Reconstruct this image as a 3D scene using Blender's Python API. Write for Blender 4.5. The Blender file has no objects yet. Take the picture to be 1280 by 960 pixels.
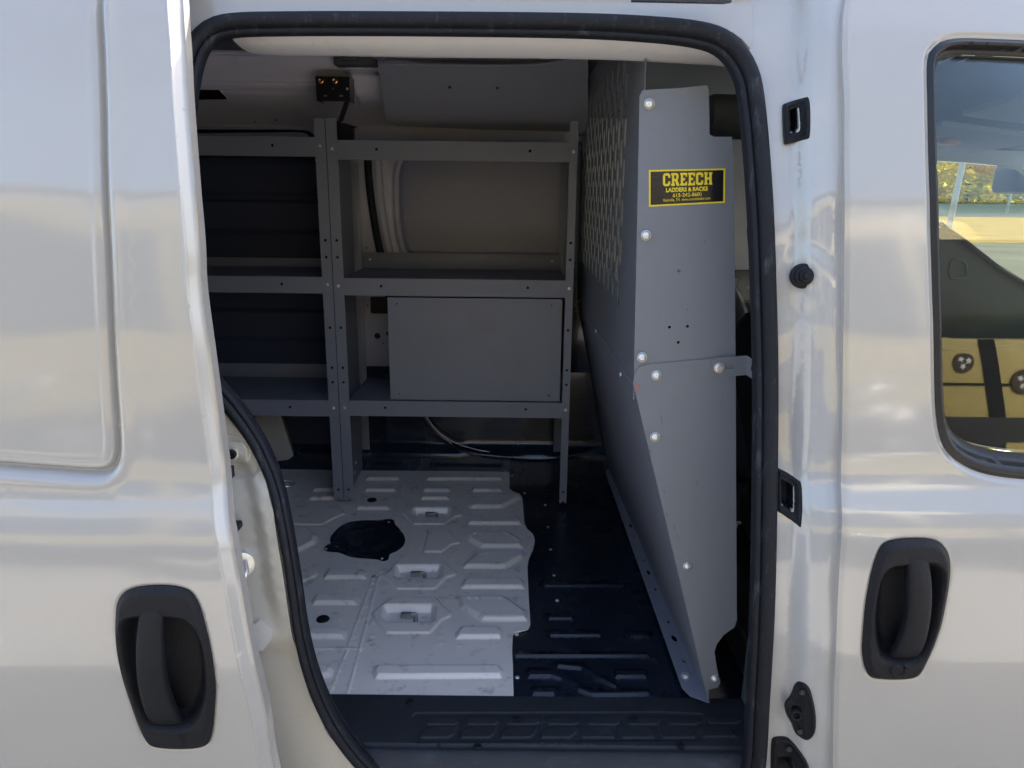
import bpy, bmesh, math, random
import numpy as np
from mathutils import Vector, Matrix
from mathutils.geometry import delaunay_2d_cdt
random.seed(7); rng = np.random.default_rng(7)
S = bpy.context.scene
col = S.collection
R = math.radians
# ------------------------------------------------------------------ camera
FPX, W2, H2 = 930.0, 640.0, 480.0
PITCH, ROLL = R(14.8), R(0.65)
CZ = 1.61
sp, cp = math.sin(PITCH), math.cos(PITCH)
F0 = np.array([0, cp, -sp]); X0 = np.array([1.0, 0, 0]); U0 = np.array([0, sp, cp])
RV = math.cos(ROLL)*X0 + math.sin(ROLL)*U0
UV = math.cos(ROLL)*U0 - math.sin(ROLL)*X0
CAM = np.array([0, 0, CZ])
def ray(px, py):
    return F0 + (px-W2)/FPX*RV + (H2-py)/FPX*UV
def PY(px, py, Y):
    d = ray(px, py); return CAM + d*(Y/d[1])
def PZ(px, py, Z):
    d = ray(px, py); return CAM + d*((Z-CZ)/d[2])
def PX(px, py, X):
    d = ray(px, py); return CAM + d*(X/d[0])
# body side profile: distance of the outer skin from the camera's plane, by height
_z = np.array([.2, .45, .6, .85, 1.0, 1.06, 1.09, 1.15, 1.19, 1.4, 1.6, 1.75, 1.85, 1.92, 1.97, 2.01, 2.04, 2.06])
_y = np.array([1.19, 1.135, 1.118, 1.10, 1.105, 1.111, 1.119, 1.146, 1.154, 1.176, 1.205, 1.235, 1.263, 1.295, 1.335, 1.385, 1.46, 1.58])
zz = np.linspace(.2, 2.06, 745)
yy = np.interp(zz, _z, _y)
k = np.exp(-np.linspace(-2.2, 2.2, 23)**2); k /= k.sum()
yy = np.convolve(np.pad(yy, 11, mode='edge'), k, 'valid')
def Yb(z): return np.interp(z, zz, yy)
def PS(px, py, off=0.0):
    Y = 1.2
    for _ in range(40):
        p = PY(px, py, Y); Y = .5*Y + .5*(float(Yb(p[2]))+off)
    return PY(px, py, Y)

cam = bpy.data.cameras.new('camera'); co = bpy.data.objects.new('camera', cam); col.objects.link(co)
M = Matrix(((RV[0], UV[0], -F0[0], 0), (RV[1], UV[1], -F0[1], 0), (RV[2], UV[2], -F0[2], CZ), (0, 0, 0, 1)))
co.matrix_world = M
cam.sensor_width = 36; cam.lens = 36*FPX/1280; cam.clip_start = .02; cam.clip_end = 2000
S.camera = co

# ------------------------------------------------------------------ materials
def mat(name, colr, rough=.5, metal=0.0, coat=0.0, coatr=.03, noise=0.0, nscale=8.0, bump=0.0, bscale=200.0,
        dirt=None, dirtscale=5.0, dirtamt=0.0, spec=.5, rvar=0.0, stretch=None, emit=None):
    m = bpy.data.materials.new(name); m.use_nodes = True
    nt = m.node_tree; N = nt.nodes; L = nt.links
    b = N['Principled BSDF']
    b.inputs['Base Color'].default_value = (*colr, 1); b.inputs['Roughness'].default_value = rough
    b.inputs['Metallic'].default_value = metal; b.inputs['Coat Weight'].default_value = coat
    b.inputs['Coat IOR'].default_value = 1.62 if coat >= .8 else 1.5
    b.inputs['Coat Roughness'].default_value = coatr; b.inputs['Specular IOR Level'].default_value = spec
    tc = N.new('ShaderNodeTexCoord')
    vec = tc.outputs['Object']
    if stretch:
        mp = N.new('ShaderNodeMapping'); mp.inputs['Scale'].default_value = stretch
        L.new(vec, mp.inputs['Vector']); vec2 = mp.outputs['Vector']
    else: vec2 = vec
    cur = None
    if noise > 0:
        n = N.new('ShaderNodeTexNoise'); n.inputs['Scale'].default_value = nscale; n.inputs['Detail'].default_value = 6
        L.new(vec, n.inputs['Vector'])
        mx = N.new('ShaderNodeMix'); mx.data_type = 'RGBA'
        mx.inputs['A'].default_value = (*[c*(1-noise) for c in colr], 1)
        mx.inputs['B'].default_value = (*[min(1, c*(1+noise)) for c in colr], 1)
        L.new(n.outputs['Fac'], mx.inputs['Factor']); cur = mx.outputs['Result']
        if rvar:
            mr = N.new('ShaderNodeMapRange'); mr.inputs['To Min'].default_value = max(0, rough-rvar); mr.inputs['To Max'].default_value = min(1, rough+rvar)
            L.new(n.outputs['Fac'], mr.inputs['Value']); L.new(mr.outputs['Result'], b.inputs['Roughness'])
    if dirt:
        n = N.new('ShaderNodeTexNoise'); n.inputs['Scale'].default_value = dirtscale; n.inputs['Detail'].default_value = 10; n.inputs['Roughness'].default_value = .7
        L.new(vec2, n.inputs['Vector'])
        r = N.new('ShaderNodeValToRGB'); r.color_ramp.elements[0].position = .56; r.color_ramp.elements[1].position = .74
        r.color_ramp.elements[0].color = (0, 0, 0, 1); r.color_ramp.elements[1].color = (dirtamt,)*3+(1,)
        L.new(n.outputs['Fac'], r.inputs['Fac'])
        mx = N.new('ShaderNodeMix'); mx.data_type = 'RGBA'; mx.inputs['B'].default_value = (*dirt, 1)
        if cur: L.new(cur, mx.inputs['A'])
        else: mx.inputs['A'].default_value = (*colr, 1)
        L.new(r.outputs['Color'], mx.inputs['Factor']); cur = mx.outputs['Result']
    if cur: L.new(cur, b.inputs['Base Color'])
    if bump > 0:
        n = N.new('ShaderNodeTexNoise'); n.inputs['Scale'].default_value = bscale; n.inputs['Detail'].default_value = 3
        L.new(vec, n.inputs['Vector'])
        bp = N.new('ShaderNodeBump'); bp.inputs['Strength'].default_value = bump; bp.inputs['Distance'].default_value = .002
        L.new(n.outputs['Fac'], bp.inputs['Height']); L.new(bp.outputs['Normal'], b.inputs['Normal'])
    return m
PAINT = mat('pearl_paint', (.420, .407, .384), .26, .0, 1.0, .085, noise=.012, nscale=2.5)
JAMB = mat('jamb_paint', (.44, .44, .435), .3, 0, 1.0, .03, noise=.03, nscale=6, dirt=(.30, .28, .25), dirtscale=14, dirtamt=.25)
INPAINT = mat('inner_paint', (.72, .73, .92), .42, 0, .25, .1, noise=.05, nscale=5, dirt=(.2, .19, .18), dirtscale=9, dirtamt=.3)
SEAL = mat('seal_rubber', (.008, .010, .016), .62, spec=.3, noise=.25, nscale=30, bump=.5, bscale=260, dirt=(.10, .11, .13), dirtscale=60, dirtamt=.6, stretch=(1, 1, .25))
PLAST = mat('black_plastic', (.008, .009, .013), .42, noise=.25, nscale=14, bump=.9, bscale=550, rvar=.07, dirt=(.022, .023, .026), dirtscale=30, dirtamt=.4, spec=.28)
SILLP = mat('sill_plastic', (.016, .020, .027), .48, noise=.3, nscale=9, bump=.7, bscale=700, dirt=(.07, .08, .10), dirtscale=12, dirtamt=.5, stretch=(1, 3, 1))
GREYP = mat('powder_grey', (.22, .24, .30), .46, 0.1, noise=.05, nscale=7, bump=.25, bscale=900, dirt=(.17, .17, .18), dirtscale=6, dirtamt=.35, rvar=.06)
WINGP = mat('powder_grey_light', (.175, .193, .228), .44, .1, noise=.05, nscale=4, bump=.22, bscale=900, dirt=(.15, .15, .16), dirtscale=30, dirtamt=.35, stretch=(2.2, 1, .35))
FLOORP = mat('floor_paint', (.87, .82, .78), .36, .1, .2, .2, noise=.06, nscale=5, dirt=(.26, .23, .21), dirtscale=24, dirtamt=.75, rvar=.08)
BLKFL = mat('black_floor', (.008, .013, .025), .26, 0, noise=.3, nscale=14, dirt=(.06, .07, .09), dirtscale=28, dirtamt=.35, rvar=.1, bump=.1, bscale=300)
DARKW = mat('dark_liner', (.020, .022, .034), .55, noise=.2, nscale=6, dirt=(.05, .055, .07), dirtscale=16, dirtamt=.4)
BLIN = mat('blank_panel', (.215, .23, .33), .40, 0, .1, .2, noise=.10, nscale=3, dirt=(.28, .27, .28), dirtscale=9, dirtamt=.6, stretch=(1, 1, 2))
OVERP = mat('overhead_panel', (.27, .285, .36), .55, noise=.06, nscale=5, bump=.2, bscale=500)
TRIMP = mat('rail_trim', (.60, .60, .64), .5, noise=.05, nscale=6, dirt=(.28, .27, .26), dirtscale=12, dirtamt=.35)
ZINC = mat('zinc', (.78, .79, .78), .36, .75, noise=.1, nscale=60)
GLINT = mat('glint_screw', (.80, .36, .16), .25, 1.0)  # orange metal tone stands in for the sun glint on the screws
HOLE = mat('dark_hole', (.004, .005, .008), .9)
YELL = mat('yellow_ink', (.80, .62, .02), .4)
BLKST = mat('sticker_black', (.010, .010, .014), .2, noise=.2, nscale=80, bump=.18, bscale=260)
RED = mat('red_mark', (.42, .13, .11), .5)
WHITE = mat('flat_white', (.8, .8, .8), .3)
FABR = mat('seat_fabric', (.012, .014, .020), .9, noise=.3, nscale=40, bump=.5, bscale=600)
HEADL = mat('headliner', (.065, .06, .053), .9, noise=.08, nscale=12, bump=.4, bscale=400)
VISOR = mat('visor_cloth', (.36, .37, .38), .85, noise=.05, nscale=10)
CABP = mat('cab_plastic', (.085, .10, .11), .5, noise=.1, nscale=8, bump=.3, bscale=500)
DASHP = mat('dash_plastic', (.03, .033, .038), .55, noise=.1, nscale=8, bump=.3, bscale=500)
DUCT = mat('duct_cloth', (.10, .105, .12), .8, noise=.1, nscale=9)
def glass(name, tint, refl=1.0):
    m = bpy.data.materials.new(name); m.use_nodes = True
    nt = m.node_tree; N = nt.nodes; L = nt.links; N.clear()
    o = N.new('ShaderNodeOutputMaterial'); t = N.new('ShaderNodeBsdfTransparent'); g = N.new('ShaderNodeBsdfGlossy')
    t.inputs['Color'].default_value = (*tint, 1); g.inputs['Roughness'].default_value = 0
    g.inputs['Color'].default_value = (1, 1, 1, 1)
    f = N.new('ShaderNodeFresnel'); f.inputs['IOR'].default_value = 1.5
    mu = N.new('ShaderNodeMath'); mu.operation = 'MULTIPLY'; mu.inputs[1].default_value = refl; mu.use_clamp = True
    mx = N.new('ShaderNodeMixShader')
    L.new(f.outputs[0], mu.inputs[0]); L.new(mu.outputs[0], mx.inputs[0]); L.new(t.outputs[0], mx.inputs[1]); L.new(g.outputs[0], mx.inputs[2])
    L.new(mx.outputs[0], o.inputs[0])
    return m
GLASS = glass('window_glass', (.86, .90, .87), 1.0)

# ------------------------------------------------------------------ object helpers
def tag(o, label=None, cat=None, group=None, kind=None):
    if label: o['label'] = label
    if cat: o['category'] = cat
    if group: o['group'] = group
    if kind: o['kind'] = kind
    return o
def empty(name, loc, label, cat, group=None):
    o = bpy.data.objects.new(name, None); o.location = loc; col.objects.link(o); o.empty_display_size = .1
    bpy.context.view_layer.update()
    return tag(o, label, cat, group)
def link(name, me, m, parent=None):
    o = bpy.data.objects.new(name, me); col.objects.link(o)
    if m is not None: me.materials.append(m)
    if parent is not None:
        o.parent = parent
        ms = []; q = parent
        wm = Matrix.Identity(4)
        chain = []
        while q is not None: chain.append(q); q = q.parent
        for c in reversed(chain): wm = wm @ c.matrix_parent_inverse @ c.matrix_basis
        o.matrix_parent_inverse = wm.inverted()
    return o
class MB:
    """collects faces for ONE mesh"""
    def __init__(s): s.bm = bmesh.new()
    def box(s, a, b, bev=0.0, M4=None):
        x0, y0, z0 = a; x1, y1, z1 = b
        bm2 = bmesh.new(); bmesh.ops.create_cube(bm2, size=1)
        for v in bm2.verts:
            v.co = Vector(((x0+x1)/2+v.co.x*(x1-x0), (y0+y1)/2+v.co.y*(y1-y0), (z0+z1)/2+v.co.z*(z1-z0)))
        if bev > 0: bmesh.ops.bevel(bm2, geom=bm2.edges[:], offset=bev, segments=2, profile=.5, affect='EDGES')
        s._add(bm2, M4, False); return s
    def _add(s, bm2, M4=None, smooth=True):
        if M4 is not None: bm2.transform(M4)
        for f in bm2.faces: f.smooth = smooth
        me = bpy.data.meshes.new('t'); bm2.to_mesh(me); bm2.free(); s.bm.from_mesh(me); bpy.data.meshes.remove(me)
    def prism(s, pts, d, bev=0.0):
        """polygon pts (3D) extruded by vector d"""
        bm2 = bmesh.new(); vs = [bm2.verts.new(Vector(p)) for p in pts]; f = bm2.faces.new(vs)
        r = bmesh.ops.extrude_face_region(bm2, geom=[f])
        for v in [g for g in r['geom'] if isinstance(g, bmesh.types.BMVert)]: v.co += Vector(d)
        bmesh.ops.recalc_face_normals(bm2, faces=bm2.faces[:])
        if bev > 0: bmesh.ops.bevel(bm2, geom=bm2.edges[:], offset=bev, segments=2, profile=.5, affect='EDGES')
        s._add(bm2, None, False); return s
    def lathe(s, prof, origin, axis, n=24):
        """prof list of (r, h)"""
        ax = Vector(axis).normalized(); t = ax.orthogonal().normalized(); u = ax.cross(t)
        bm2 = bmesh.new(); rows = []
        for r_, h in prof:
            rows.append([bm2.verts.new(Vector(origin)+ax*h+(t*math.cos(2*math.pi*i/n)+u*math.sin(2*math.pi*i/n))*max(r_, 1e-5)) for i in range(n)])
        for a, b in zip(rows, rows[1:]):
            for i in range(n): bm2.faces.new((a[i], a[(i+1) % n], b[(i+1) % n], b[i]))
        bm2.faces.new(rows[0][::-1]); bm2.faces.new(rows[-1])
        bmesh.ops.remove_doubles(bm2, verts=bm2.verts[:], dist=1e-5)
        bmesh.ops.recalc_face_normals(bm2, faces=bm2.faces[:])
        s._add(bm2, None, True); return s
    def sweep(s, path, prof, D=(0, 1, 0), closed=False, cap=True, scale=None):
        """prof: list of (side, depth) ; path: list of 3D points"""
        P = [Vector(p) for p in path]; n = len(P); D = Vector(D); bm2 = bmesh.new(); rows = []
        for i, p in enumerate(P):
            a = P[(i-1) % n] if (closed or i > 0) else P[i]; b = P[(i+1) % n] if (closed or i < n-1) else P[i]
            T = (b-a).normalized(); Sd = T.cross(D).normalized(); Dd = Sd.cross(T).normalized()
            k_ = scale[i] if scale is not None else 1
            rows.append([bm2.verts.new(p+Sd*u*k_+Dd*v*k_) for u, v in prof])
        m_ = len(prof); rng_ = range(n) if closed else range(n-1)
        for i in rng_:
            a, b = rows[i], rows[(i+1) % n]
            for j in range(m_): bm2.faces.new((a[j], a[(j+1) % m_], b[(j+1) % m_], b[j]))
        if not closed and cap: bm2.faces.new(rows[0][::-1]); bm2.faces.new(rows[-1])
        bmesh.ops.recalc_face_normals(bm2, faces=bm2.faces[:])
        s._add(bm2, None, True); return s
    def tube(s, path, r, n=12, closed=False, scale=None):
        return s.sweep(path, [(r*math.cos(2*math.pi*i/n), r*math.sin(2*math.pi*i/n)) for i in range(n)], D=(.03, 1, .05), closed=closed, scale=scale)
    def build(s, name, m, parent=None, sharp=R(40)):
        me = bpy.data.meshes.new(name); s.bm.to_mesh(me); s.bm.free()
        if sharp:
            for p in me.polygons: p.use_smooth = True
            me.set_sharp_from_angle(angle=sharp)
        return link(name, me, m, parent)
def spline(pts, n=8, closed=False):
    P = np.array(pts, float); N = len(P); out = []
    rngi = range(N) if closed else range(N-1)
    for i in rngi:
        g = lambda j: P[j % N] if closed else P[min(max(j, 0), N-1)]
        p0, p1, p2, p3 = g(i-1), g(i), g(i+1), g(i+2)
        for t in np.linspace(0, 1, n, endpoint=False):
            out.append(.5*((2*p1)+(-p0+p2)*t+(2*p0-5*p1+4*p2-p3)*t*t+(-p0+3*p1-3*p2+p3)*t**3))
    if not closed: out.append(P[-1])
    return np.array(out)
def resample(pts, d, closed=False):
    P = np.array(pts, float)
    if closed: P = np.vstack([P, P[:1]])
    seg = np.linalg.norm(np.diff(P, axis=0), axis=1); s = np.concatenate([[0], np.cumsum(seg)])
    n = max(2, int(round(s[-1]/d))); t = np.linspace(0, s[-1], n+1)
    Q = np.stack([np.interp(t, s, P[:, i]) for i in range(P.shape[1])], 1)
    return Q[:-1] if closed else Q
def pdist(px, py, poly, closed=True):
    """unsigned distance of points to polyline and inside flag"""
    P = np.array(poly, float); n = len(P); d2 = np.full(px.shape, 1e9); ins = np.zeros(px.shape, bool)
    for i in range(n if closed else n-1):
        a = P[i]; b = P[(i+1) % n]; e = b-a; l2 = max(e@e, 1e-14)
        wx = px-a[0]; wy = py-a[1]; t = np.clip((wx*e[0]+wy*e[1])/l2, 0, 1)
        d2 = np.minimum(d2, (wx-t*e[0])**2+(wy-t*e[1])**2)
        if closed:
            c = ((a[1] > py) != (b[1] > py))
            with np.errstate(divide='ignore', invalid='ignore'):
                xi = (b[0]-a[0])*(py-a[1])/(b[1]-a[1])+a[0]
            ins ^= c & (px < xi)
    return np.sqrt(d2), ins
def sdf(px, py, poly):
    d, i = pdist(px, py, poly); return np.where(i, -d, d)
def ss(x, a, b):
    t = np.clip((x-a)/(b-a), 0, 1); return t*t*(3-2*t)
def slab(name, outer, holes, fmap, thick, sp_=.03, extra=None, m=None, parent=None, edge_sp=None):
    """sheet with thickness: outline + holes in parameter space, surface fmap(u,v)->N,3, back = front+thick vector"""
    outer = resample(outer, edge_sp or sp_, True) if edge_sp != 0 else np.array(outer, float)
    hs = [resample(h, edge_sp or sp_, True) if edge_sp != 0 else np.array(h, float) for h in holes]
    mn = outer.min(0); mx = outer.max(0)
    gu = np.arange(mn[0]+sp_/2, mx[0], sp_); gv = np.arange(mn[1]+sp_/2, mx[1], sp_*.866)
    U, V = np.meshgrid(gu, gv); U = U+np.where(np.arange(len(gv)) % 2, sp_/2, 0)[:, None]
    G = np.stack([U.ravel(), V.ravel()], 1)
    if extra is not None and len(extra): 
        E = np.array(extra); 
        # drop grid points that sit close to extra points (coarse test)
        G = np.vstack([G, E])
    d, i = pdist(G[:, 0], G[:, 1], outer); keep = i & (d > min(sp_, edge_sp or sp_)*.35)
    for h in hs:
        d, i = pdist(G[:, 0], G[:, 1], h); keep &= (~i) & (d > min(sp_, edge_sp or sp_)*.35)
    G = G[keep]
    pts = list(map(tuple, outer)); edges = [(i, (i+1) % len(outer)) for i in range(len(outer))]
    for h in hs:
        b = len(pts); pts += list(map(tuple, h)); edges += [(b+i, b+(i+1) % len(h)) for i in range(len(h))]
    pts += list(map(tuple, G))
    vs, es, fs, *_ = delaunay_2d_cdt([Vector(p) for p in pts], edges, [], 0, 1e-6)
    V2 = np.array([tuple(v) for v in vs]); T = np.array([tuple(f) for f in fs if len(f) == 3])
    c = V2[T].mean(1); _, i = pdist(c[:, 0], c[:, 1], outer); keep = i
    for h in hs:
        _, i = pdist(c[:, 0], c[:, 1], h); keep &= ~i
    T = T[keep]
    P = fmap(V2[:, 0], V2[:, 1])
    e = 2e-4
    du = (fmap(V2[:, 0]+e, V2[:, 1])-fmap(V2[:, 0]-e, V2[:, 1])); dv = (fmap(V2[:, 0], V2[:, 1]+e)-fmap(V2[:, 0], V2[:, 1]-e))
    NN = np.cross(du, dv); NN /= np.linalg.norm(NN, axis=1)[:, None]+1e-12
    th = np.array(thick, float)
    fl = np.sign((NN@th).mean()) if np.linalg.norm(th) > 0 else 1
    NN = -NN*fl                                             # front normal points against thickness
    n = len(P)
    # triangle winding
    tn = np.cross(P[T[:, 1]]-P[T[:, 0]], P[T[:, 2]]-P[T[:, 0]])
    flip = (tn*NN[T[:, 0]]).sum(1) < 0
    T[flip] = T[flip][:, ::-1]
    Q = P+th
    from collections import Counter
    ec = {}
    for t in T:
        for a, b in ((t[0], t[1]), (t[1], t[2]), (t[2], t[0])):
            ec[(a, b)] = 1
    bd = [(a, b) for (a, b) in ec if (b, a) not in ec]
    verts = np.vstack([P, Q]); faces = [tuple(t) for t in T]+[tuple(t[::-1]+n) for t in T]
    faces += [(b, a, a+n, b+n) for a, b in bd]
    me = bpy.data.meshes.new(name); me.from_pydata(verts.tolist(), [], [tuple(int(q) for q in f) for f in faces])
    me.update()
    nl = len(me.loops); ln = np.zeros((nl, 3)); nt_ = len(T)
    ln[:nt_*3] = NN[T.ravel()]
    ln[nt_*3:nt_*6] = -NN[T[:, ::-1].ravel()]
    pn = np.zeros(len(me.polygons)*3); me.polygons.foreach_get('normal', pn); pn = pn.reshape(-1, 3)
    # smooth the side walls
    acc = {}
    for k_, (a, b) in enumerate(bd):
        for q in (a, b): acc[q] = acc.get(q, 0)+pn[2*nt_+k_]
    for k_, (a, b) in enumerate(bd):
        for j, q in enumerate((b, a, a, b)):
            v = acc[q]; v = v/(np.linalg.norm(v)+1e-9)
            f_ = pn[2*nt_+k_]
            ln[nt_*6+k_*4+j] = v if v@f_ > .8 else f_
    for p in me.polygons: p.use_smooth = True
    me.normals_split_custom_set([tuple(v) for v in ln])
    return link(name, me, m, parent)
def offs(poly, ds, sp_, closed=True):
    """extra points along offset copies of a curve"""
    P = resample(poly, sp_, closed); out = []
    A = np.roll(P, 1, 0); B = np.roll(P, -1, 0)
    T = B-A; T /= np.linalg.norm(T, axis=1)[:, None]+1e-9; Nn = np.stack([T[:, 1], -T[:, 0]], 1)
    if not closed: P = P[1:-1]; Nn = Nn[1:-1]
    for d in ds: out.append(P+Nn*d)
    return np.vstack(out)
def surfpoly(pts, off=0.0):
    """pixel outline -> (x, z) on the body surface"""
    return np.array([PS(p[0], p[1], off)[[0, 2]] for p in pts])
def planepoly(pts, Y):
    return np.array([PY(p[0], p[1], Y)[[0, 2]] for p in pts])
def floorpoly(pts, Z):
    return np.array([PZ(p[0], p[1], Z)[[0, 1]] for p in pts])
def rrect(x0, y0, x1, y1, r, n=5):
    out = []
    for cx, cy, a0 in ((x1-r, y1-r, 0), (x0+r, y1-r, 90), (x0+r, y0+r, 180), (x1-r, y0+r, 270)):
        for i in range(n+1):
            a = R(a0+90*i/n); out.append((cx+r*math.cos(a), cy+r*math.sin(a)))
    return out
def circ(x, y, r, n=16, ry=None):
    return [(x+r*math.cos(2*math.pi*i/n), y+(ry or r)*math.sin(2*math.pi*i/n)) for i in range(n)]
def dome(mb, p, axis, r, h=None, washer=True):
    h = h or r*.55
    pr = []
    if washer: pr += [(r*1.08, 0), (r*1.08, r*.1), (r, r*.12)]
    else: pr += [(r, 0)]
    pr += [(r*math.cos(a), r*.12+h*math.sin(a)) for a in np.linspace(0, math.pi/2, 7)]
    mb.lathe(pr, p, axis, 16)
def hexbolt(mb, p, axis, r):
    mb.lathe([(r*1.35, 0), (r*1.35, r*.2)], p, axis, 20); mb.lathe([(r, 0), (r, r*.7), (r*.8, r*.85)], p, axis, 6)

# ================================================================== THE VAN
VAN = empty('cargo_van', (0, 1.9, 0), 'pearl white cargo van filling the frame with its side door slid open', 'van')
ZF = .55
# ---------------------------------------------------------------- sliding door
DO = -.062
def z6(l, ox=0, oy=600): return [(ox+x/2.667, oy+y/2.667) for x, y in l]
def door_fmap(x, z): return np.stack([x, Yb(z)+DO, z], 1)
edge_px = [(217, -90), (221, 0), (232, 180), (242, 300), (245, 360), (257, 450), (277, 620), (288, 700), (305, 800), (327, 900), (336, 960), (357, 1040), (384, 1130)]
edge = spline(surfpoly(edge_px, DO), 6)
rec_px = [(-260, -60), (118, -60), (121, 0), (125, 100), (127.5, 200), (132, 300), (136, 400), (140, 480), (144, 545), (143, 572), (134, 588), (112, 592), (50, 588), (-60, 580), (-260, 570)]
rec = spline(surfpoly(rec_px, DO), 5, True)
hl = [(385, 470), (395, 400), (440, 362), (540, 352), (620, 365), (655, 400), (680, 470), (705, 580), (718, 680), (715, 760), (705, 850), (680, 888), (600, 897), (510, 888), (475, 850), (440, 760), (405, 650), (388, 560)]
hl = [(x/2.667, 600+y/2.667) for x, y in hl]
hlp = spline(surfpoly(hl, DO), 4, True)
def door_map(x, z):
    s = sdf(x, z, rec)
    y = Yb(z)+DO + .018*np.exp(-(s/.0058)**2) + .006*ss(-s, 0, .012) - .0030*np.exp(-((s-.017)/.007)**2) - .0012*np.exp(-((s+.016)/.006)**2)
    y = y+.0007*np.sin(x*11+z*3)*np.sin(z*9+1)+.0003*np.sin(x*23-z*17)
    d, _ = pdist(x, z, edge, False)
    y = y+.019*np.clip((.0135-d)/.0135, 0, 1)+.004*ss(.003-d, 0, .003)-.0008*np.exp(-((d-.0145)/.002)**2)
    sh = sdf(x, z, hlp); y = y+.0035*ss(-sh, -.006, .004)      # dish the skin round the handle
    return np.stack([x, y, z], 1)
left_x = -1.5
dpoly = [(left_x, edge[0][1])]+[tuple(e) for e in edge]+[(left_x, edge[-1][1])]
bowl_l = z6([(393, 530), (415, 465), (470, 448), (560, 450), (620, 460), (665, 510), (690, 600), (693, 700), (672, 780), (625, 826), (500, 822), (470, 790), (430, 700), (402, 620)])
def grow(P, k_): P = np.array(P); c_ = P.mean(0); return c_+(P-c_)*k_
ex = np.vstack([offs(rec, (-.027, -.020, -.0155, -.012, -.009, -.0065, -.004, -.002, 0, .002, .004, .0065, .009, .012, .0155, .020, .027), .007),
                offs(edge, (.001, .002, .003, .005, .009, .0125, .0135, .0145, .016, .019, .026), .008, False), offs(edge, (-.001, -.002, -.003, -.005, -.009, -.0125, -.0135, -.0145, -.016, -.019, -.026), .008, False),
                offs(hlp, (-.006, -.002, .002, .006), .01)])
SD = slab('sliding_door', dpoly, [grow(spline(surfpoly(bowl_l, DO), 4, True), 1.03)], door_map, (0, .022, 0), .022, ex, PAINT, VAN, edge_sp=.012)
tag(SD, 'sliding door slid back along the outside of the van')
def handle(parent, outline, bowl, grip, keyc, off):
    oc = spline(surfpoly(outline, off), 4, True); bc = spline(surfpoly(bowl, off), 4, True)
    gl, gr = grip
    gl_ = spline(surfpoly(gl, off), 6); gr_ = spline(surfpoly(gr, off), 6)
    lipc = None
    kc = surfpoly([keyc[:2]], off)[0]
    def hm(x, z):
        so = sdf(x, z, oc); sb = sdf(x, z, bc)
        y = Yb(z)+off - .009*ss(-so, -.001, .010) + .034*ss(-sb, -.004, .022)
        dk = np.hypot(x-kc[0], z-kc[1])
        y = y-.004*ss(.0135-dk, 0, .002)+.0025*ss(.011-dk, 0, .0015)*keyc[2]
        return np.stack([x, y, z], 1)
    ex = np.vstack([offs(oc, (-.002, -.005, -.008, .002, .005, .008), .006), offs(bc, (-.02, -.015, -.01, -.005, 0, .005, .01, .015, .02), .006),
                    np.array(circ(kc[0], kc[1], .0115, 20)), np.array(circ(kc[0], kc[1], .0135, 20)), np.array(circ(kc[0], kc[1], .0095, 20))])
    h = slab('door_handle', oc, [], hm, (0, .008, 0), .008, ex, PLAST, parent, edge_sp=.006)
    # grip: lofted bar, arched outwards
    bm = bmesh.new(); rows = []
    n = min(len(gl_), len(gr_))
    for i in range(n):
        a, b = gl_[i], gr_[i]; t = i/(n-1)
        arch = .022*math.sin(math.pi*min(1, max(0, t*.94+.06)))**.6 if t < .97 else .004
        yb = float(Yb((a[1]+b[1])/2))+off+.003-arch; w = (b[0]-a[0])
        row = []
        for u, v in ((0, .016), (0, .004), (.06, .0008), (.2, -.0012), (.5, -.0022), (.8, -.0012), (.94, .0008), (1, .004), (1, .016)):
            row.append(bm.verts.new((a[0]+w*u, yb+v, a[1]+(b[1]-a[1])*u)))
        rows.append(row)
    for a, b in zip(rows, rows[1:]):
        for j in range(9): bm.faces.new((a[j], a[(j+1) % 9], b[(j+1) % 9], b[j]))
    bm.faces.new(rows[0]); bm.faces.new(rows[-1][::-1])
    bmesh.ops.recalc_face_normals(bm, faces=bm.faces[:])
    mb = MB(); mb.bm.free(); mb.bm = bm
    return h, mb
def z6(l, ox=0, oy=600): return [(ox+x/2.667, oy+y/2.667) for x, y in l]
bowl_l = z6([(393, 530), (415, 465), (470, 448), (560, 450), (620, 460), (665, 510), (690, 600), (693, 700), (672, 780), (625, 826), (500, 822), (470, 790), (430, 700), (402, 620)])
gl = z6([(470, 425), (467, 520), (470, 620), (483, 730), (500, 812)]); gr = z6([(549, 418), (553, 520), (560, 620), (580, 730), (606, 812)])
def door_handle(door, outline, bowl, grip, keyc, off):
    h, g = handle(door, outline, bowl, grip, keyc, off)
    # grip is joined to the handle (thing > part > sub-part is the deepest level)
    gm = bpy.data.meshes.new('grip'); g.bm.to_mesh(gm); g.bm.free()
    for p in gm.polygons: p.use_smooth = True
    gm.set_sharp_from_angle(angle=R(50))
    go = link('handle_grip', gm, PLAST, door)
    return h, go
door_handle(SD, hl, bowl_l, (gl, gr), (223, 920, 0), DO)

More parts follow.
